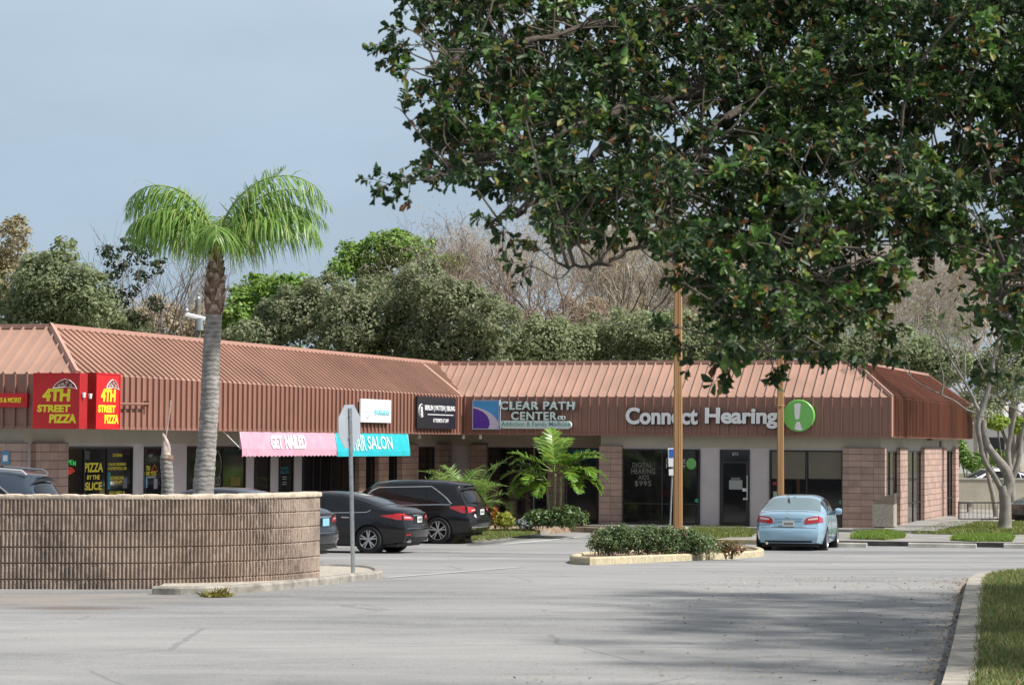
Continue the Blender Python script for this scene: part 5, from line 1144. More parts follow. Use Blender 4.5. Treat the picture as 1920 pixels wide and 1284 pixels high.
# black SUV
def suv(label, loc, m, heading, trimm, L=4.95, roofrail=False, cat=None, rails=None):
    T = [(-2.6, 1.55), (-2.3, 1.66), (-1.6, 1.74), (-.6, 1.775), (.2, 1.755), (.65, 1.69), (1.45, 1.17), (1.7, 1.10), (2.2, 1.0), (2.5, .85)]
    B = [(-2.6, 1.07), (-1.6, 1.09), (0, 1.05), (1.2, 1.02), (1.7, .98), (2.5, .72)]
    R2 = [(.2, .22), (.36, .08), (.46, .02), (.62, 0), (.70, .02), (.76, .09), (1.02, .13), (1.10, .17), (1.25, .27), (1.45, .42), (1.58, .48), (1.62, .42), (1.75, .40)]
    c = Car('suv', label, loc, heading, L, 1.95, T, B, R2, [(.2, .16), (.4, .02), (.6, 0), (.85, .06), (1.05, .22)], m, (-1.43, 1.42), .372, zb=.25, nose=.25, tail=.10, pc=(.16, .25)).body()
    c.deck('windscreen', np.linspace(.72, 1.42, 10), .80, .9, m_carglass)
    c.rear('rear_window', np.linspace(-.66, .66, 15), lambda y: 1.13+.02*abs(y), lambda y: 1.50-.14*(abs(y)/.66)**4, m_carglass, .012, 10)
    c.rear('spoiler', np.linspace(-.60, .60, 13), lambda y: 1.525-.03*(abs(y)/.6)**3, lambda y: 1.58-.06*(abs(y)/.6)**3, m_trim, .07)
    for sg in (-1, 1):
        full = lambda x: c.belt(x)+min(.80*(c.top(x)-c.belt(x)), .50)
        zt_ = lambda x: c.belt(x)+max(.02, (full(x)-c.belt(x))*min(1, max(0, (x+2.02)/.75))**.7*min(1, max(0, (1.30-x)/.85))**.8)
        c.patch('side_window', np.linspace(-.1, 1.12, 14), lambda x: c.belt(x)+.012, zt_, sg, m_carglass); c.patch('side_window', np.linspace(-1.12, -.15, 12), lambda x: c.belt(x)+.012, zt_, sg, m_carglass)
        c.patch('quarter_window', np.linspace(-1.93, -1.16, 12), lambda x: c.belt(x)+.012, zt_, sg, m_carglass)
        loop = [(x, c.belt(x)+.004) for x in np.linspace(1.15, -1.85, 22)]+[(-1.95, c.belt(-1.95)+.012), (-2.0, c.belt(-2)+.04), (-1.94, c.belt(-1.94)+.085)]+[(x, zt_(x)+.012) for x in np.linspace(-1.86, 1.15, 26)]
        c.line('window_chrome', loop, sg, .015, trimm, .010)
        c.line('door_handle', [(-.98, .93), (-.74, .94)], sg, .018, m_chrome, .022); c.line('door_handle', [(.05, .92), (.28, .925)], sg, .018, m_chrome, .022)
        c.line('door_seam', [(-.12, z) for z in np.linspace(.4, 1.04, 8)], sg, .005, m_trim, -.001)
        c.line('body_crease', [(x, .86-.03*x/2) for x in np.linspace(1.4, -1.9, 14)], sg, .010, m, .0)
        c.patch('lower_cladding', np.linspace(-1.0, 1.0, 10), cst(.27), cst(.42), sg, m_trim, .012)
        lo = lambda y: np.interp(abs(y), [.38, .82], [.915, .86]); hi = lambda y: np.interp(abs(y), [.38, .82], [.99, 1.055])
        tl = c.rear('tail_light', sg*np.linspace(.42, .82, 9), lo, hi, m_tail, .016)
        c.patch('tail_light_side', np.linspace(-2.46, -1.92, 12), lambda x: .86+.14*max(0, (x+2.36)/.45), lambda x: 1.055+.012-.02*max(0, (x+2.36)/.45), sg, m_tail, .014, parent=tl)
        c.rear('clear_lens', sg*np.linspace(.46, .66, 7), lambda y: lo(y)+.03, lambda y: lo(y)+.06, m_tailw, .022, parent=tl)
        c.rear('exhaust_trim', sg*np.linspace(.52, .78, 6), cst(.40), cst(.49), m_chrome, .016)
        if rails:
            MB().tube([(-1.9, sg*.62, c.ztop(-1.9, .62)), (-1.8, sg*.62, c.ztop(-1.8, .62)+.07), (-1.0, sg*.63, c.ztop(-1, .63)+.09), (.3, sg*.62, c.ztop(.3, .62)+.08), (.5, sg*.6, c.ztop(.5, .6))], .024, 6).build('roof_rail', rails, c.o, True)
    c.rear('bumper_chrome', np.linspace(-.5, .5, 15), cst(.44), cst(.475), m_chrome, .014)
    c.rear('plate_recess', np.linspace(-.34, .34, 9), cst(.78), cst(.985), m_trim, .005); c.rear('tailgate_chrome', np.linspace(-.36, .36, 9), cst(.985), cst(1.01), m_chrome, .02); c.plate(-.155, .155, .80, .955)
    c.rear('emblem_sticker', np.linspace(.43, .53, 9), lambda y: .78-.048*math.sqrt(max(0, 1-((y-.48)/.0505)**2)), lambda y: .78+.048*math.sqrt(max(0, 1-((y-.48)/.0505)**2)), m_signwhite, .014)
    a_ = c.P(-L/2, -.02, 1.13)+Vector((-.05, 0, 0)); MB().tube([a_, a_+Vector((.03, .35, .05))], .018, 5).build('rear_wiper', m_trim, c.o)
    c.deck('shark_fin', np.linspace(-1.75, -1.6, 3), .03, .02, m, .04)
    MB().box(-2.1, 2.1, -.8, .8, .2, .3).build('underbody', m_trim, c.o)
    c.mirrors(.95, 1.07, m); c.wheel_set(5, double=True, rimf=.72, w_=.245); return c
Ym = gpix(823, 1019).y
suv('black SUV with chrome window line parked nearest the palm bed', place(823, 1019, Ym, -1.43, .86, HB), m_blk, HB, m_chrome)
# grey blue SUV behind the wall at the left edge, white sedan on the upper drive, dark car at the right edge
m_gb = paint('slate_blue_paint', (.045, .06, .085), .25, .3)
Yl = 47.0; p = pix(108, 930, Yl)
lsuv = suv('slate blue SUV with silver roof rails behind the wall at the left edge', Vector((p.x-2.3, Yl+.4, zg(Yl)+.04)), m_gb, math.pi-R_(8), m_chrome, rails=mat('silver_rail', (.62, .62, .63), .35, .5, var=0))
m_wh = paint('white_paint_car', (.74, .74, .75), .3)
p = pix(1845, 893, 106.5); wz = p.z-.0
ws_ = sedan('white sedan parked above the cream retaining wall', Vector((p.x+.4, 106.5, pix(1850, 877, 106.5).z-1.48)), m_wh, math.pi+R_(6))
m_dk = paint('charcoal_paint', (.02, .022, .026), .25)
p = pix(1900, 978, 86); dcar = sedan('charcoal car nosing in from the right edge behind the railing', Vector((p.x+2.0, 86, .05)), m_dk, math.pi+R_(25))
# ================================================================ PALMS AND GARDEN PLANTS
m_palmleaf = leafmat('palm_leaflets', [(0, (.11, .23, .05)), (.5, (.22, .38, .085)), (.85, (.34, .49, .13)), (1, (.48, .46, .18))], .45, .4)
m_rachis = mat('palm_stalk', (.20, .26, .07), .5)
def frond(parent, base, az, el0, L, droop, nl, ll, lw_, m, hang=.8, vee=.5, wind=Vector((0, 0, 0)), r0=.03, name='frond', plume=.35, start=.14):
    """arching pinnate frond: stalk curve + hanging leaflets (each 4 quads long)"""
    n = 26; p = Vector(base); pts = [p.copy()]; el_ = el0; h = Vector((math.cos(az), math.sin(az), 0))
    for i in range(n):
        el_ -= droop/n*(.35+1.3*i/n); p = p+(h*math.cos(el_)+Vector((0, 0, math.sin(el_))))*L/n+wind*(i/n)**2*L/n; pts.append(p.copy())
    mb = MB().tube(pts, [r0*(1-.88*i/n) for i in range(n+1)], 5)
    st_ = mb.build(name, m_rachis, parent, True)
    V = []; Fc = []
    for k in range(nl):
        f = start+(1-start)*(k+.5)/nl; x = f*n; i = min(int(x), n-1); q = pts[i].lerp(pts[i+1], x-i); d = (pts[i+1]-pts[i]).normalized()
        sd_ = d.cross(Vector((0, 0, 1)))
        sd_ = sd_.normalized() if sd_.length > 1e-3 else Vector((1, 0, 0))
        up = sd_.cross(d)
        for sg in (-1, 1):
            a = random.gauss(0, plume); hg_ = hang*random.uniform(.45, 1.3); dirv = (sd_*sg*math.cos(vee+a*.6)+up*(math.sin(vee*.6)+a*.5)+d*(.55+random.gauss(0, .12))).normalized()
            l_ = ll*(math.sin(math.pi*min(1, .18+f*.80))**.7)*random.uniform(.65, 1.15); wv = dirv.cross(up); wv = wv.normalized() if wv.length > 1e-3 else d
            c = q.copy(); dv = dirv.copy(); o = len(V); ns_ = 4
            for j in range(ns_+1):
                ww = lw_*(.5, 1, .9, .6, .08)[j]*.5; V += [c-wv*ww, c+wv*ww]
                dv = (dv+Vector((0, 0, -hg_))*(.28+.2*j/ns_)+wind*.25).normalized(); c = c+dv*l_/ns_
            Fc += [(o+2*j, o+2*j+1, o+2*j+3, o+2*j+2) for j in range(ns_)]
    npmesh('leaflets', np.array([tuple(v) for v in V]), np.array(Fc), m, st_); return st_
# queen palm
Yp = 47.0
pb = pix(381, 930, Yp); pb.z = zg(Yp); g_ = lambda px, py, dy=0: pix(px, py, Yp+dy)-pb
o = thing('queen_palm', 'tall queen palm with grey ringed trunk and drooping green crown', 'palm tree', pb)
m_trunk, t, b = pbsdf('ringed_palm_trunk')
tc = N(t, 'ShaderNodeTexCoord'); wv = N(t, 'ShaderNodeTexWave', i_Scale=3.4, i_Distortion=4.5, i_Detail=3.0); wv.bands_direction = 'Z'; t.links.new(tc.outputs['Object'], wv.inputs[0]); wv.inputs['Detail Scale'].default_value = 2.5
n1 = N(t, 'ShaderNodeTexNoise', i_Scale=6.0, i_Detail=6.0); t.links.new(tc.outputs['Object'], n1.inputs[0])
r = N(t, 'ShaderNodeValToRGB'); t.links.new(math_(t, 'ADD', math_(t, 'MULTIPLY', wv.outputs['Fac'], .16), math_(t, 'MULTIPLY', n1.outputs['Fac'], .8)), r.inputs[0])
e = r.color_ramp.elements; e[0].position = .28; e[0].color = (.14, .125, .115, 1); e[1].position = .7; e[1].color = (.38, .36, .335, 1); t.links.new(r.outputs[0], b.inputs['Base Color']); b.inputs['Roughness'].default_value = .95
bp = N(t, 'ShaderNodeBump', i_Strength=.35, i_Distance=.02); t.links.new(wv.outputs['Fac'], bp.inputs['Height']); t.links.new(bp.outputs[0], b.inputs['Normal'])
axp = [(383, 1020), (381, 930), (384, 880), (389, 820), (393, 760), (395, 700), (397, 650), (400, 610), (401, 590)]
wdp = [46, 40, 38.5, 35, 35, 33.5, 32, 31, 31]
sp_ = spline([g_(*p) for p in axp], 12); wds = np.interp(np.linspace(0, 1, len(sp_)), np.linspace(0, 1, 9), wdp)
MB().tube(sp_, [w_/2/F*Yp*(1+.03*math.sin(i*2.1)+.02*math.sin(i*5.3)) for i, w_ in enumerate(wds)], 18).build('trunk', m_trunk, o, True, 80)
m_boot = mat('leaf_base_fibre', (.20, .125, .09), .95, var=.6, scale=9, bump=.6)
MB().tube(spline([g_(*p) for p in ((401, 592), (402, 560), (403, 530), (404, 500), (405, 470), (406, 440))], 6), np.interp(np.linspace(0, 1, 31), [0, .15, .3, .5, .7, 1], [.15, .20, .205, .18, .13, .06]), 12).build('boot_fibre', m_boot, o, True, 80)
bt = MB(); random.seed(5)
for i in range(46):
    f = i/46; a = i*2.4; c = g_(402+f*3, 590-f*105); rr = np.interp(f, [0, .2, .45, 1], [.17, .21, .19, .10]); d = Vector((math.cos(a), math.sin(a), 0)); s_ = Vector((-d.y, d.x, 0))
    b0 = c+d*rr*.75; L_ = random.uniform(.14, .26); tpv = b0+d*random.uniform(.03, .13)+Vector((0, 0, L_)); w_ = random.uniform(.06, .11)
    bt.add([b0-s_*w_, b0+s_*w_, tpv+s_*w_*.4, tpv-s_*w_*.4, b0+d*.03-s_*w_*.6+Vector((0, 0, .02)), tpv+d*.02], [(0, 1, 2, 3), (0, 4, 5, 3), (1, 4, 5, 2), (0, 1, 4), (3, 2, 5)])
bt.build('leaf_boots', mat('pale_boot', (.36, .27, .23), .9, var=.5, scale=12), o)
cr = g_(406, 470)
FR_ = [(178, 74, 2.55, 2.35), (170, 66, 2.35, 2.3), (186, 80, 2.6, 2.5), (196, 60, 2.3, 2.2), (160, 72, 2.4, 2.4), (212, 66, 2.1, 2.4), (176, 52, 2.1, 2.1),
       (2, 72, 2.95, 2.15), (-6, 78, 2.9, 2.35), (8, 64, 2.7, 2.1), (-14, 60, 2.5, 2.2), (16, 74, 2.6, 2.3), (-3, 52, 2.4, 1.9), (-28, 62, 2.2, 2.3), (275, 60, 1.7, 2.2), (90, 70, 2.0, 2.2), (60, 62, 2.1, 2.2)]
random.seed(21)
for az, e0, L_, dr in FR_:
    frond(o, cr+Vector((random.gauss(0, .03), random.gauss(0, .03), random.uniform(-.25, .1))), R_(az), R_(e0), L_, dr, 58, 1.12, .030, m_palmleaf, hang=1.9, vee=.18, wind=Vector((.06, 0, 0)), r0=.035, plume=.55)
for px_, py_, w_ in ((520, 322, 1.3), (352, 345, .9)):
    pass
for az_, L_ in ((10, 2.05), (35, 1.8), (170, 1.5)): frond(o, cr+Vector((.05, 0, .05)), R_(az_), R_(58), L_, .30, 34, .50, .028, m_palmleaf, hang=.12, vee=.9, r0=.03, plume=.25, start=.35)
# dead palm stub
Yd = 49.0; q = pix(313, 930, Yd); q.z = zg(Yd); o = thing('dead_palm', 'short dead palm stump with a split dry top', 'palm stump', q); g2 = lambda px, py: pix(px, py, Yd)-q
MB().tube(spline([g2(315, 1010), g2(314, 930), g2(314, 900), g2(312, 870), g2(312, 855)], 6), [.125*(1+.03*math.sin(i*2)) for i in range(25)], 14).build('trunk', m_trunk, o, True, 80)
m_dry = mat('dry_sheath', (.46, .38, .33), .9, var=.35, scale=12)
MB().tube(spline([g2(312, 868), g2(311, 850), g2(309, 832), g2(308, 815)], 6), np.interp(np.linspace(0, 1, 19), [0, .3, .7, 1], [.12, .10, .05, .015]), 10).build('sheath', m_dry, o, True, 60)
MB().tube(spline([g2(316, 858), g2(314, 835), g2(307, 817), g2(305, 812)], 6), np.interp(np.linspace(0, 1, 19), [0, .3, 1], [.05, .06, .01]), 7).build('sheath', m_dry, o, True, 60)
MB().tube(spline([g2(311, 820), g2(314, 800), g2(318, 775), g2(320, 750)], 6), [.012]*19, 5).build('dry_spear', m_dry, o)
sk = MB().lathe([(.11, -.06), (.135, .02), (.11, .10)], 12, M=Matrix.Translation(g2(313, 862))).build('fibre_collar', m_boot, o)
# garden palms
m_adon = leafmat('yellow_green_leaflets', [(0, (.07, .18, .02)), (.5, (.16, .32, .04)), (.85, (.30, .42, .06)), (1, (.42, .42, .10))], .35, .35)
bedz = .1
A = pix(1040, 986, 74.0); o = thing('clumping_palm', 'bright green palm with three slim trunks in the bed by the medical centre', 'palm', A)
Y0 = A.y; g3 = lambda px, py, dy=0: pix(px, py, Y0+dy)-A
random.seed(9)
for (b0, b1, tpx, tpy) in (((1038, 985), (1040, 940), 1041, 888), ((1031, 985), (1028, 945), 1024, 900), ((1049, 985), (1051, 935), 1052, 892)):
    dy = random.uniform(-.4, .4); sp_ = spline([g3(*b0, dy), g3(*b1, dy), g3(tpx, tpy, dy)], 6); MB().tube(sp_, [.05-.02*i/len(sp_) for i in range(len(sp_))], 8).build('trunk', mat('pale_green_trunk', (.34, .34, .18), .7, var=.3, scale=8), o, True, 80)
C0 = [g3(1038, 885), g3(1024, 900), g3(1054, 890)]
for i, (az, e0, L_, dr, ci) in enumerate([(175, 60, 1.5, 1.1, 1), (160, 30, 1.55, 1.3, 1), (200, 10, 1.4, 1.5, 1), (95, 80, 1.6, .9, 0), (120, 72, 1.55, 1.2, 0), (60, 70, 1.6, 1.2, 0), (20, 45, 1.65, 1.3, 2), (5, 25, 1.55, 1.5, 2), (-15, 5, 1.45, 1.4, 2), (-40, 30, 1.4, 1.6, 2), (240, 30, 1.3, 1.6, 1), (270, 50, 1.3, 1.6, 0), (300, 20, 1.3, 1.5, 0), (185, 42, 1.5, 1.5, 0), (350, 60, 1.5, 1.5, 2), (215, -5, 1.2, 1.0, 1), (-60, -5, 1.2, 1.0, 2), (190, 20, 1.5, 1.7, 0), (-5, 15, 1.5, 1.7, 2), (170, 55, 1.2, 1.6, 1), (10, 65, 1.2, 1.5, 2), (255, 5, 1.2, 1.4, 1), (290, 60, 1.3, 1.5, 2)]):
    frond(o, C0[ci], R_(az), R_(e0), L_, dr, 44, .44, .055, m_adon, hang=.30, vee=.55, r0=.022, plume=.22, start=.22)
A = pix(872, 985, 73.5); o = thing('pygmy_palm', 'bushy feathery palm clump behind the black SUV', 'palm', A)
for i in range(34):
    az = i*2.4; e0 = random.uniform(25, 86); frond(o, (random.gauss(0, .3), random.gauss(0, .2), .3+random.uniform(0, .35)), az, R_(e0), random.uniform(1.5, 2.2), random.uniform(1.0, 1.8), 40, .40, .024, m_palmleaf, hang=.35, vee=.45, r0=.015, plume=.3, start=.12)
MB().tube([(0, 0, -.1), (.03, 0, .8)], [.12, .10], 10).build('trunk', m_boot, o)
def shrub(name, label, cat, px, py, wpx, hpx, dpt, n, size, m, asp=.55, group=None, dz=.1, sub=.3, Yf_=None):
    q = pix(px, py, 73.0) if Yf_ is None else gpix(px, py, dz); s_ = q.y/F; w_, h_ = wpx*s_/2, hpx*s_; o = thing(name, label, cat, q, 0, group)
    bl = [(random.uniform(-.5, .5)*w_, random.uniform(-.4, .4)*dpt, h_*.5, w_*.62, dpt*.6, h_*.5) for _ in range(4)]+[(0, 0, h_*.42, w_*.95, dpt, h_*.46)]
    foliage('foliage', bl, n, size, m, o, sub, 22, .2, asp)
    st_ = MB()
    for i in range(7): a = random.uniform(-1, 1); MB_ = st_.tube([(a*.25*w_, random.uniform(-.2, .2), -.08), (a*.6*w_, random.uniform(-.3, .3)*dpt, h_*.7)], .012, 4)
    st_.build('stems', m_boot, o)['kind'] = 'stuff'; return o
m_shr = leafmat('shrub_leaf', [(0, (.045, .09, .025)), (.6, (.09, .16, .045)), (.9, (.16, .23, .08)), (1, (.30, .16, .08))], .25)
m_yshr = leafmat('yellow_grass_leaf', [(0, (.20, .26, .03)), (.6, (.38, .40, .05)), (1, (.50, .46, .12))], .3)
m_silver = leafmat('silver_leaf', [(0, (.20, .23, .22)), (1, (.42, .46, .44))], .2)
m_red = leafmat('croton_leaf', [(0, (.30, .08, .02)), (.5, (.45, .18, .03)), (1, (.40, .30, .05))], .3)
shrub('shrub', 'yellow green spiky shrub at the left of the palm bed', 'shrub', 946, 990, 40, 30, .4, 1100, .16, m_yshr, .18)
shrub('shrub', 'silvery grey low shrub in the palm bed', 'shrub', 988, 991, 44, 20, .4, 1300, .07, m_silver, .6)
shrub('shrub', 'olive green shrub below the slim palm trunks', 'shrub', 1010, 986, 70, 32, .55, 1800, .10, m_shr)
shrub('shrub', 'wide bushy green shrub right of the palm trunks', 'shrub', 1066, 989, 92, 40, .7, 2800, .10, m_shr)
shrub('shrub', 'tiny orange red croton beside the SUV tailgate', 'shrub', 929, 985, 16, 34, .25, 320, .12, m_red, .4)
# hedge and red shrub on the island
m_hedge = leafmat('hedge_leaf', [(0, (.065, .12, .038)), (.55, (.125, .205, .07)), (.85, (.20, .28, .11)), (.96, (.30, .24, .13)), (1, (.40, .36, .28))], .3)
A = gpix(1215, 1041.5, .1); s_ = A.y/F; o = thing('hedge', 'clipped dark green hedge on the yellow kerbed island', 'hedge', A)
bl = []
for px_, hp in ((1122, 50), (1145, 57), (1165, 60), (1185, 57), (1205, 58), (1225, 57), (1245, 55), (1262, 54), (1285, 52), (1305, 47), (1325, 42)):
    x_ = (px_-1215)*s_; yo = -x_*.14*0+.06*(px_-1215)/100
    h_ = hp*s_; bl.append((x_, yo*1.0, h_*.50, .30, .36, h_*.5)); bl.append((x_+.1, yo+random.uniform(-.1, .1), h_*.45, .32, .40, h_*.46))
foliage('foliage', bl, 30000, .046, m_hedge, o, .42, 12, .3, .6)
hs = MB()
for i in range(26): x_ = random.uniform(-1.2, 1.25); hs.tube([(x_, random.uniform(-.25, .25), -.05), (x_+random.gauss(0, .1), random.uniform(-.3, .3), .5)], .012, 4)
hs.build('stems', m_boot, o)['kind'] = 'stuff'
shrub('shrub', 'thin reddish brown shrub at the right end of the hedge island', 'shrub', 1368, 1041, 62, 30, .35, 900, .07, leafmat('bronze_leaf', [(0, (.06, .10, .03)), (.4, (.13, .15, .05)), (.65, (.30, .12, .07)), (1, (.42, .22, .15))], .25), .5, Yf_=1)
# ================================================================ TREES BEHIND THE BUILDING
m_bark = mat('grey_bark', (.17, .145, .125), .95, var=.4, scale=3, bump=.6, bscale=14); m_barkp = mat('pale_bark', (.42, .38, .325), .95, var=.35, scale=3, bump=.4)
G = {
 'oak': leafmat('oak_leaf', [(0, (.16, .20, .11)), (.5, (.255, .30, .16)), (.85, (.34, .375, .21)), (1, (.44, .38, .27))], .5, .65),
 'green': leafmat('green_leaf', [(0, (.08, .17, .03)), (.5, (.16, .28, .05)), (1, (.28, .40, .08))], .35, .5),
 'bright': leafmat('bright_needles', [(0, (.13, .25, .05)), (.5, (.23, .38, .075)), (1, (.38, .50, .12))], .45, .5),
 'gold': leafmat('gold_leaf', [(0, (.26, .22, .11)), (.5, (.38, .31, .16)), (1, (.46, .41, .26))], .45, .6),
 'tan': leafmat('tan_twig_leaf', [(0, (.34, .27, .17)), (.5, (.46, .37, .25)), (1, (.55, .47, .34))], .35, .7),
 'rust': leafmat('rust_twig_leaf', [(0, (.32, .26, .19)), (.5, (.44, .37, .29)), (1, (.55, .48, .39))], .4, .7),
 'sage': leafmat('sage_leaf', [(0, (.18, .23, .115)), (.5, (.28, .335, .17)), (1, (.40, .43, .26))], .5, .6),
 'lime': leafmat('lime_leaf', [(0, (.20, .32, .03)), (1, (.42, .52, .08))], .35, .5),
}
def tree(name, label, px, Y, crown, n, size, kind, trunk_r=.22, bark=None, asp=.62, sub=.30, nsub=16, fill=.42, group='trees behind the plaza', skirt=None):
    skirt = name in ('oak', 'low_tree', 'pine', 'shrubby_tree', 'thicket_tree') if skirt is None else skirt
    """crown: list of (px, py, rx_px, ry_px[, dy])"""
    q = pix(px, 800, Y); zb = 0.0; o = thing(name, label, 'tree', (q.x, Y, zb), 0, group); s_ = Y/F; bl = []
    for c in crown:
        v = pix(c[0], c[1], Y)-Vector((q.x, Y, zb)); dy = c[4] if len(c) > 4 else random.uniform(-1.5, 1.5)
        bl.append((v.x, dy, v.z, c[2]*s_, (c[2]+c[3])*.5*s_, c[3]*s_))
    if skirt:
        mx_ = sum(c[0] for c in crown)/len(crown); wd_ = max(abs(c[0]-mx_)+c[2]*.7 for c in crown); v = pix(mx_, 690, Y)-Vector((q.x, Y, zb))
        bl += [(v.x-wd_*.45*s_, .6, v.z, wd_*.6*s_, wd_*.5*s_, 42*s_), (v.x+wd_*.45*s_, .3, v.z, wd_*.6*s_, wd_*.5*s_, 42*s_)]
    foliage('crown', bl, int(n*1.45*(1.15 if skirt else 1)), size*.82, G[kind], o, sub, nsub, fill, asp)
    tb = MB(); top = max(b_[2] for b_ in bl)
    tb.tube(spline([Vector((0, 0, -.2)), Vector((random.gauss(0, .2), 0, top*.35)), Vector((bl[0][0]*.5, 0, top*.7))], 5), np.linspace(trunk_r*1.15, trunk_r*.5, 11), 8)
    for b_ in bl:
        m_ = Vector((b_[0]*.4, b_[1]*.4, top*.5)); tb.tube(spline([Vector((0, 0, top*.30)), m_, Vector(b_[:3])], 5), np.linspace(trunk_r*.5, .03, 11), 6)
        for _ in range(3): e_ = Vector(b_[:3])+Vector((random.uniform(-1, 1)*b_[3], random.uniform(-1, 1)*b_[4], random.uniform(-.3, .9)*b_[5]))*.85; tb.tube([Vector(b_[:3]), Vector(b_[:3]).lerp(e_, .5)+Vector((0, 0, .1)), e_], [.05, .035, .015], 4)
    tb.build('trunk', bark or m_bark, o, True, 80, fix=False); return o
def bare(name, label, px, Y, pytop, hspread, m=None, depth=5, spread=.55, r=.2, haze=None, hz_n=0, group='leafless trees behind the plaza', seed=0, lean=0, up=.12, kids=(2, 4), minr=.008, first=None):
    random.seed(100+seed); q = pix(px, 800, Y); H = pix(px, pytop, Y).z; o = thing(name, label, 'tree', (q.x, Y, 0), 0, group); mb = MB(); tips = []
    base = Vector((0, 0, -.2)); fork = Vector((lean, 0, H*.30)); mb.tube([base, base.lerp(fork, .5)+Vector((random.gauss(0, .1), 0, 0)), fork], [r*1.2, r, r*.85], 8)
    for k in range(4):
        a = k*math.pi/2+random.uniform(-.5, .5); d = Vector((math.cos(a)*hspread, math.sin(a)*.5*hspread, 1.0)).normalized(); branches(mb, fork, d, H*.30, r*.6, depth, spread, up, 3, kids, .70, minr, tips)
    mb.build('branches', m or m_barkp, o, fix=False)
    if hz_n:
        T = np.array([tuple(t_[0]) for t_ in tips]); idx = rng.integers(0, len(T), hz_n); P = T[idx]+rng.normal(0, .42, (hz_n, 3)); D = unit(rdir(hz_n)+np.array([0, 0, .5])); L_ = rng.uniform(.12, .42, hz_n)
        V, Fq = leaves(P, D, rdir(hz_n), L_, L_*.09, 'quad'); npmesh('twigs', V, Fq, G[haze], o)
    return o
random.seed(42)
tree('golden_tree', 'tall golden brown tree at the far left edge', 20, 128, [(10, 470, 50, 60), (45, 445, 28, 38), (20, 540, 55, 70)], 3000, .26, 'gold')
tree('oak', 'broad green oak at the left behind the roof hip', 110, 116, [(110, 540, 85, 70), (45, 560, 70, 75), (170, 570, 60, 60), (118, 480, 30, 40), (80, 610, 110, 50)], 15000, .25, 'sage')
tree('oak', 'low green oak behind the left end of the ribbed roof', 215, 120, [(215, 600, 60, 48), (160, 610, 70, 48), (250, 620, 40, 34)], 5500, .24, 'sage')
bare('sparse_tree', 'thin sparse tree with scattered dark leaves left of the palm', 262, 118, 462, .6, m_bark, 4, .6, .11, None, 0, seed=1, lean=.2)
o = bpy.data.objects['sparse_tree']
bl = [((px_-262)*118/F, random.uniform(-1, 1), pix(px_, py_, 118).z, .55, .5, .42) for px_, py_ in ((190, 470), (212, 490), (232, 460), (205, 515), (250, 480), (275, 470), (238, 548), (205, 540), (262, 520), (290, 500), (228, 505), (215, 560), (285, 570), (262, 600))]
foliage('leaf_clumps', bl, 2100, .20, leafmat('dark_scatter_leaf', [(0, (.03, .045, .025)), (.7, (.06, .085, .04)), (1, (.12, .13, .06))], .2), o, .5, 8, .3)
for i, (px_, top_, lb) in enumerate(((300, 520, 'tan leafless thicket tree just right of the sparse tree'), (350, 530, 'tan leafless tree behind the utility pole'), (425, 545, 'tan leafless tree right behind the palm trunk'))):
    bare('bare_tree', lb, px_, 135, top_, .9, mat('tan_bark', (.27, .22, .16), .95), 4, .8, .15, 'tan', 3600, seed=10+i)
tree('shrubby_tree', 'low tan and green thicket under the utility pole', 340, 126, [(300, 600, 55, 45), (370, 605, 60, 42), (440, 610, 45, 40)], 5200, .26, 'tan', fill=.5)
tree('pine', 'rounded bright green pine directly right of the palm trunk', 480, 124, [(480, 560, 55, 50), (520, 545, 50, 34), (450, 590, 35, 48), (560, 540, 45, 28)], 9000, .26, 'bright', sub=.26, nsub=24)
tree('pine', 'tallest bright green pine in the middle of the tree line', 735, 132, [(760, 470, 60, 34), (690, 490, 60, 40), (735, 455, 52, 26), (660, 480, 34, 34), (820, 490, 42, 16), (850, 487, 30, 15), (835, 500, 40, 18), (640, 510, 30, 26), (700, 540, 60, 40)], 13000, .26, 'bright', sub=.24, nsub=22)
tree('oak', 'dark olive oak rising right of the bright pine behind the palm', 560, 112, [(560, 590, 75, 60), (610, 560, 60, 50), (510, 610, 60, 45), (470, 630, 55, 35)], 13000, .21, 'oak')
tree('oak', 'large olive oak under the tallest pine', 720, 112, [(720, 580, 85, 75), (790, 540, 60, 52), (660, 600, 70, 60), (750, 630, 100, 45), (640, 640, 70, 35)], 17000, .21, 'oak')
tree('oak', 'olive oak with reddish crown next to the bare trees', 870, 110, [(870, 590, 75, 70), (830, 560, 50, 45), (920, 610, 60, 55), (850, 645, 90, 34), (800, 630, 60, 45)], 14000, .21, 'oak')
bare('bare_tree', 'reddish brown leafless crown above the olive oaks', 905, 118, 488, .8, mat('red_bark', (.25, .17, .135), .95), 5, .7, .16, 'rust', 6500, seed=20, kids=(2, 4))
bare('bare_tree', 'dark forked leafless tree standing clear of the oaks', 1040, 122, 470, .7, mat('dark_bark', (.12, .105, .095), .95), 5, .55, .24, None, 0, seed=23, kids=(2, 3))
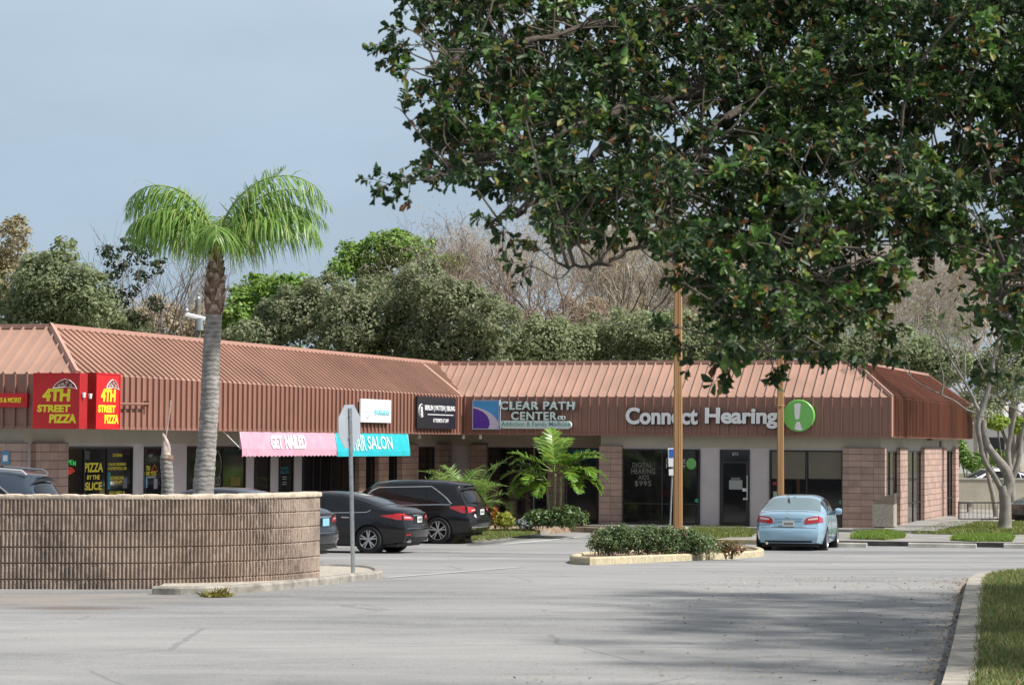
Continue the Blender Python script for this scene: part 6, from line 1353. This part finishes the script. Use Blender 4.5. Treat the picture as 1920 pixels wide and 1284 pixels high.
for i, (px_, Y, top_, mm, hz, lb) in enumerate(((985, 150, 430, m_barkp, 'rust', 'pale leafless tree fading behind the dark forked one'), (1110, 145, 415, m_barkp, 'tan', 'large pale leafless tree left of the nearer lamp pole'), (1215, 140, 440, m_barkp, 'tan', 'pale leafless tree just left of the nearer lamp pole'), (1330, 142, 470, m_barkp, 'tan', 'pale leafless tree right of the nearer lamp pole'), (1450, 142, 500, m_barkp, 'tan', 'pale leafless tree behind the slimmer lamp pole'), (1590, 138, 470, m_barkp, 'rust', 'leafless tree above the roof hip at the right'), (1700, 135, 500, m_barkp, 'rust', 'greyish leafless tree behind the right roof end'), (1830, 132, 480, m_barkp, 'rust', 'leafless tree above the grey forked trunk'), (1910, 140, 470, m_barkp, 'tan', 'leafless tree at the right edge of the view'))):
    bare('bare_tree', lb, px_, Y, top_, .85, mm, 5, .7, .2, hz, 24000, seed=30+i)
tree('thicket_tree', 'yellowish thicket tree in front of the pale leafless trees', 1080, 125, [(1080, 600, 60, 50), (1020, 620, 60, 40)], 4200, .22, 'tan', fill=.4)
for i, (px_, cr_, k_, n_, lb) in enumerate((
    (1000, [(1000, 645, 80, 50), (940, 660, 60, 42), (1060, 650, 60, 45)], 'sage', 11000, 'low sage green tree behind the purple logo'),
    (1140, [(1140, 630, 75, 45), (1190, 615, 60, 38), (1090, 645, 60, 35)], 'sage', 9500, 'low sage green tree above the hearing shop sign'),
    (1270, [(1270, 635, 80, 52), (1330, 645, 65, 42), (1215, 660, 60, 36)], 'sage', 11000, 'low sage green tree crossed by the nearer lamp pole'),
    (1400, [(1400, 635, 75, 48), (1470, 640, 65, 40)], 'oak', 8500, 'low olive tree hidden behind the hanging oak branches'),
    (1560, [(1560, 640, 75, 45), (1630, 650, 60, 40)], 'oak', 8500, 'low olive tree behind the right end of the roof ridge'),
    (1700, [(1690, 650, 60, 38), (1760, 680, 70, 50)], 'sage', 11000, 'low green tree over the shaded roof end'),
    (1900, [(1890, 700, 60, 70), (1950, 680, 60, 80), (1850, 730, 50, 60)], 'oak', 9500, 'olive tree mass behind the grey forked trunk'))):
    tree('low_tree', lb, px_, 114+i*1.5, cr_, n_, .20, k_)
tree('green_shrub_tree', 'green shrubby tree at the right end of the plaza', 1815, 112, [(1812, 850, 18, 30), (1835, 865, 26, 22), (1870, 860, 24, 18)], 2600, .16, 'green', .06)
tree('lime_tree', 'small lime green ball of foliage right of the grey trunk', 1886, 100, [(1882, 790, 24, 16), (1900, 800, 18, 18), (1865, 797, 14, 12)], 2200, .16, 'lime', .06)
# grey forked tree on the lawn
m_gbark = mat('smooth_grey_bark', (.235, .215, .19), .9, var=.3, scale=4, bump=.4, bscale=20)
A = gpix(1884, 992, .14); Yt = A.y; o = thing('forked_tree', 'grey multi stemmed tree on the lawn at the right', 'tree', A); g4 = lambda px, py, dy=0: pix(px, py, Yt+dy)-A; ppm = F/Yt
def limb(P, W_, name='limb', n=10): 
    sp_ = spline([g4(*p) for p in P], 8); return MB().tube(sp_, np.interp(np.linspace(0, 1, len(sp_)), np.linspace(0, 1, len(W_)), [w_*.43/ppm for w_ in W_]), n).build(name, m_gbark, o, True, 80)
limb([(1883, 1002), (1884, 985), (1885, 955), (1884, 930), (1880, 910)], [44, 30, 25, 25, 20], 'trunk', 14)
limb([(1886, 930), (1890, 912), (1893, 900), (1885, 880), (1868, 858), (1852, 835), (1845, 808), (1844, 790)], [22, 22, 24, 22, 18, 15, 14, 13])
limb([(1882, 925), (1872, 905), (1862, 888), (1850, 870), (1842, 850), (1838, 825), (1834, 800), (1838, 775)], [16, 14, 13, 12, 12, 12, 13, 13])
limb([(1838, 780), (1842, 765), (1848, 745), (1856, 720), (1862, 700), (1862, 680), (1868, 640)], [14, 13, 12, 10, 9, 7, 4])
limb([(1840, 775), (1830, 760), (1822, 740), (1808, 715), (1800, 695), (1792, 670)], [11, 9, 7, 5, 4, 3])
limb([(1893, 905), (1905, 880), (1912, 850), (1915, 820), (1925, 780)], [14, 12, 10, 8, 6])
limb([(1845, 790), (1830, 775), (1812, 768), (1790, 752), (1765, 740)], [7, 6, 5, 4, 3])
tw = MB(); random.seed(77); tps = []
for p in ((1868, 640), (1792, 670), (1765, 740), (1925, 780), (1808, 715), (1856, 720)):
    for _ in range(3): branches(tw, g4(*p), Vector((random.uniform(-.8, .8), random.uniform(-.6, .6), random.uniform(.2, 1))), 1.1, .03, 3, .6, .1, 3, (2, 3), .72, .006, tps)
tw.build('twigs', m_gbark, o, fix=False)['kind'] = 'stuff'
foliage('leaf_clumps', [tuple(t_[0])+(.3, .3, .22) for t_ in tps[::5]], 1500, .11, G['oak'], o, .5, 3, .3)
A2 = gpix(1868, 968, .1); o2 = thing('slim_tree', 'slender leaning grey trunk behind the forked tree', 'tree', A2); g5 = lambda px, py: pix(px, py, A2.y)-A2
sp_ = spline([g5(1868, 968), g5(1862, 930), g5(1853, 890), g5(1850, 850), g5(1846, 810), g5(1842, 770)], 6); MB().tube(sp_, np.linspace(.11, .05, len(sp_)), 8).build('trunk', m_gbark, o2, True, 80)
foliage('crown', [(g5(1842, 765).x, 0, g5(1842, 765).z, .9, .8, .6)], 700, .13, G['oak'], o2, .4, 8)
A3 = gpix(1912, 960, .1); o3 = thing('slim_tree', 'second leaning trunk at the right edge behind the forked tree', 'tree', A3); g6 = lambda px, py: pix(px, py, A3.y)-A3
sp_ = spline([g6(1900, 965), g6(1896, 900), g6(1890, 850), g6(1898, 800), g6(1910, 740)], 6); MB().tube(sp_, np.linspace(.16, .07, len(sp_)), 8).build('trunk', m_gbark, o3, True, 80)
foliage('crown', [(g6(1930, 720).x, 0, g6(1930, 720).z, 1.2, 1.0, .9)], 1100, .13, G['oak'], o3, .4, 8)
# ================================================================ OVERHANGING OAK IN THE FOREGROUND
random.seed(3); rng = np.random.default_rng(5)
KD = .74
TB = Vector((5.9, 15.6, zg(15.6)+.13)); o = thing('live_oak', 'dark leafy oak overhanging the road from the right foreground', 'tree', TB)
def g7(px, py, Y): return pix(px, py, Y*KD)-TB
FK = Vector((-.25, 0, 2.0))
lm = {}
LIMBS = [[(2500, 420, 20.5), (2100, 240, 19.5), (1750, 150, 18.8), (1450, 165, 18.2), (1230, 190, 17.8), (1050, 250, 17.4), (900, 300, 17.2), (800, 340, 17.0)],
 [(2500, 420, 20.5), (2150, 60, 20.0), (1800, 20, 19.5), (1450, 10, 19.0), (1150, 40, 18.6), (950, 90, 18.2), (820, 110, 18.0)],
 [(2500, 420, 20.5), (2100, 300, 18.6), (1850, 330, 17.8), (1650, 390, 17.2), (1520, 470, 16.9), (1430, 560, 16.7), (1390, 640, 16.6)],
 [(2500, 420, 20.5), (2200, 380, 18.0), (2000, 420, 17.2), (1900, 480, 16.8), (1870, 580, 16.6)],
 [(1450, 165, 18.2), (1330, 250, 17.4), (1280, 350, 17.0), (1230, 430, 16.8), (1130, 495, 16.6), (1050, 500, 16.5)],
 [(1750, 150, 18.8), (1720, 260, 18.4), (1740, 380, 18.2), (1690, 480, 18.0), (1620, 590, 17.8)],
 [(2500, 420, 20.5), (2150, -150, 21.0), (1700, -250, 21.0), (1250, -200, 20.5), (950, -80, 20.0), (790, 10, 19.6)],
 [(1230, 190, 17.8), (1100, 300, 17.4), (1000, 380, 17.2), (930, 415, 17.0)]]
S_ = []; lb_ = MB()
for i, P in enumerate(LIMBS):
    v = [g7(*p) for p in P]
    if P[0][0] == 2500: v = [FK]+v[1:]
    sp_ = spline(v, 10); r0 = .062 if P[0][0] == 2500 else .024
    sp_ = [p+Vector((random.gauss(0, .012), random.gauss(0, .012), random.gauss(0, .012))) for p in sp_]
    lb_.tube(sp_, np.linspace(r0, .007, len(sp_)), 8); S_ += sp_[len(sp_)//4:]
MB().tube(spline([Vector((0, 0, -.2)), Vector((.05, 0, .8)), Vector((-.1, 0, 1.7)), FK], 6), np.linspace(.36, .22, 19), 14).build('trunk', m_bark, o, True, 80)
m_limb = mat('oak_limb_bark', (.085, .07, .058), .95, var=.45, scale=10, bump=.6, bscale=40)
lb_.build('limbs', m_limb, o, True, 80, fix=False)
POLY = np.array([(800, -60), (792, 40), (822, 80), (808, 140), (818, 200), (800, 255), (818, 290), (785, 325), (880, 345), (970, 368), (1010, 415), (1035, 455), (1075, 425), (1140, 460), (1205, 440), (1275, 515), (1310, 575), (1350, 605), (1378, 660), (1470, 675), (1545, 655), (1615, 595), (1650, 545), (1690, 490), (1760, 465), (1850, 500), (1872, 620), (1900, 640), (1990, 660), (2300, 500), (2300, -60)], float)
def inside(q, P):
    ins = np.zeros(len(q), bool); j = len(P)-1
    for i in range(len(P)):
        c = ((P[i, 1] > q[:, 1]) != (P[j, 1] > q[:, 1])) & (q[:, 0] < (P[j, 0]-P[i, 0])*(q[:, 1]-P[i, 1])/(P[j, 1]-P[i, 1]+1e-12)+P[i, 0]); ins ^= c; j = i
    return ins
q = rng.uniform((680, -60), (2150, 730), (3300, 2)); q = q[inside(q, POLY)]
# gaps in the crown where the sky shows
holes = [(1400, 210, 26, 18), (1270, 215, 40, 16), (1120, 290, 46, 26), (1050, 300, 30, 18), (1240, 260, 34, 22), (1760, 270, 40, 36), (1840, 400, 60, 34), (1700, 560, 60, 40), (1780, 590, 60, 70), (880, 120, 16, 14), (1660, 200, 30, 14), (930, 330, 30, 16), (1150, 400, 34, 22), (1215, 545, 26, 60), (1590, 330, 16, 14), (1330, 40, 40, 14), (1690, 470, 26, 20)]
keep = np.ones(len(q), bool)
for hx, hy, rx, ry in holes: keep &= (((q[:, 0]-hx)/rx)**2+((q[:, 1]-hy)/ry)**2) > 1
q = q[keep]
nzv = np.sin(q[:, 0]/37+1.3*np.sin(q[:, 1]/29))*np.sin(q[:, 1]/41+1.7*np.sin(q[:, 0]/53)); q = q[nzv > np.interp(q[:, 1], [150, 330, 450], [-.95, -.62, -.5])]
CL = []
SA = np.array([tuple(p) for p in S_])
for px_, py_ in q:
    Yb = np.interp(py_, [-60, 150, 350, 700], [19.6, 18.4, 17.4, 16.7])+random.gauss(0, .75); CL.append(g7(px_, py_, Yb))
for px_, py_, Yy in ((745, 90, 17.6), (730, 110, 17.6), (755, 60, 17.8), (765, 8, 18), (770, 95, 17.6), (755, 345, 17.0), (770, 340, 17), (730, 345, 17), (930, 410, 16.8), (945, 425, 16.8), (1000, 500, 16.6), (1015, 470, 16.6), (1370, 685, 16.5), (1450, 690, 16.5), (1575, 672, 16.5), (1650, 610, 16.6), (1655, 650, 16.7), (1870, 690, 16.6), (1300, 650, 16.6), (1275, 615, 16.6), (755, 210, 17.3), (770, 130, 17.5)):
    CL.append(g7(px_, py_, Yy))
nvis = len(CL)
for _ in range(130): CL.append(g7(random.uniform(1500, 2900), random.uniform(-600, -60), random.uniform(17, 22)))   # the crown above and right of the picture, which shades it
for _ in range(760): CL.append(Vector((random.uniform(5.4, 11.5), random.uniform(16.5, 29), random.uniform(4.2, 7.5)))-TB)
twg = MB(); Pl, Dl, Nl, Ll, Bl = [], [], [], [], []
for i, c in enumerate(CL):
    d = np.linalg.norm(SA-np.array(c), axis=1)+rng.uniform(0, .35, len(SA)); a = Vector(SA[int(np.argmin(d))]); v = c-a
    far = i >= nvis; rnd_ = random.random()
    if i < nvis and (i % 4 == 0 or v.length < .4 or i > nvis-24):
        mid = a.lerp(c, .5)+Vector((random.gauss(0, .06), random.gauss(0, .06), random.gauss(0, .05)+.04*v.length)); twg.tube(spline([a, mid, c, c+v.normalized()*.08+Vector((0, 0, -.03))], 4), np.linspace(min(.011, .004+.006*v.length), .0022, 13), 4, caps=False)
    out = v.normalized() if v.length > .05 else Vector((-1, 0, 0))
    for k in range(4 if not far else 2):
        td = (out+Vector((random.gauss(0, .75), random.gauss(0, .75), random.gauss(0, .6)))).normalized(); e_ = c+td*random.uniform(.05, .16)
        if not far: twg.tube([c, c.lerp(e_, .5)+Vector((0, 0, .008)), e_], [.0028, .0022, .0015], 3, caps=False)
        nl = random.randint(8, 14) if not far else 24; sc = random.uniform(.75, 1.15) if not far else (2.6 if c.y+TB.y > 16.4 else 1.5)
        f = rng.uniform(0, 1, nl)**.45; t_ = np.array(td)[None]
        Bl.append(np.full(nl, rnd_ < .17)); Pl.append(np.array(c)[None]*(1-f[:, None])+np.array([tuple(e_)]*nl)*f[:, None]+rng.normal(0, .004 if not far else .22, (nl, 3)))
        pr = unit(np.cross(t_, rdir(nl))); al = rng.uniform(.35, 1.5, nl)[:, None]
        dd = unit(t_*np.cos(al)+pr*np.sin(al)+np.array([0, 0, -.12])); Dl.append(dd)
        Nl.append(unit(t_*.9+np.array([0, 0, .55])+rng.normal(0, .35, (nl, 3)))); Ll.append(rng.uniform(.024, .072, nl)*sc)
m_twig = mat('twig_bark', (.12, .10, .08), .95, var=.4, scale=20)
twg.build('twigs', m_twig, o, fix=False)['kind'] = 'stuff'
Pn, Dn, Nn, Ln = map(np.concatenate, (Pl, Dl, Nl, Ll))
Bn = np.concatenate(Bl)
m_sunlit = leafmat('sunlit_oak_leaf', [(0, (.05, .13, .025)), (.5, (.09, .19, .035)), (.85, (.15, .26, .05)), (.95, (.30, .30, .07)), (1, (.30, .14, .05))], .3, .45)  # sunlit patches of the crown painted as a brighter leaf colour
V, Fq = leaves(Pn[Bn], Dn[Bn], Nn[Bn], Ln[Bn], Ln[Bn]*.52, 'obovate'); tag(npmesh('leaves', V, Fq, m_sunlit, o), 'brighter green leaf sprays coloured as sunlit')
Bn = ~Bn; Pn, Dn, Nn, Ln = Pn[Bn], Dn[Bn], Nn[Bn], Ln[Bn]
V, Fq = leaves(Pn, Dn, Nn, Ln, Ln*rng.uniform(.42, .60, len(Ln)), 'obovate')
m_oakl = leafmat('live_oak_leaf', [(0, (.020, .046, .015)), (.45, (.033, .076, .024)), (.78, (.058, .114, .032)), (.90, (.11, .17, .035)), (.945, (.25, .25, .05)), (.965, (.24, .11, .03)), (1, (.17, .06, .035))], .34, .5)
npmesh('leaves', V, Fq, m_oakl, o)
# dry twiggy tangle inside the crown
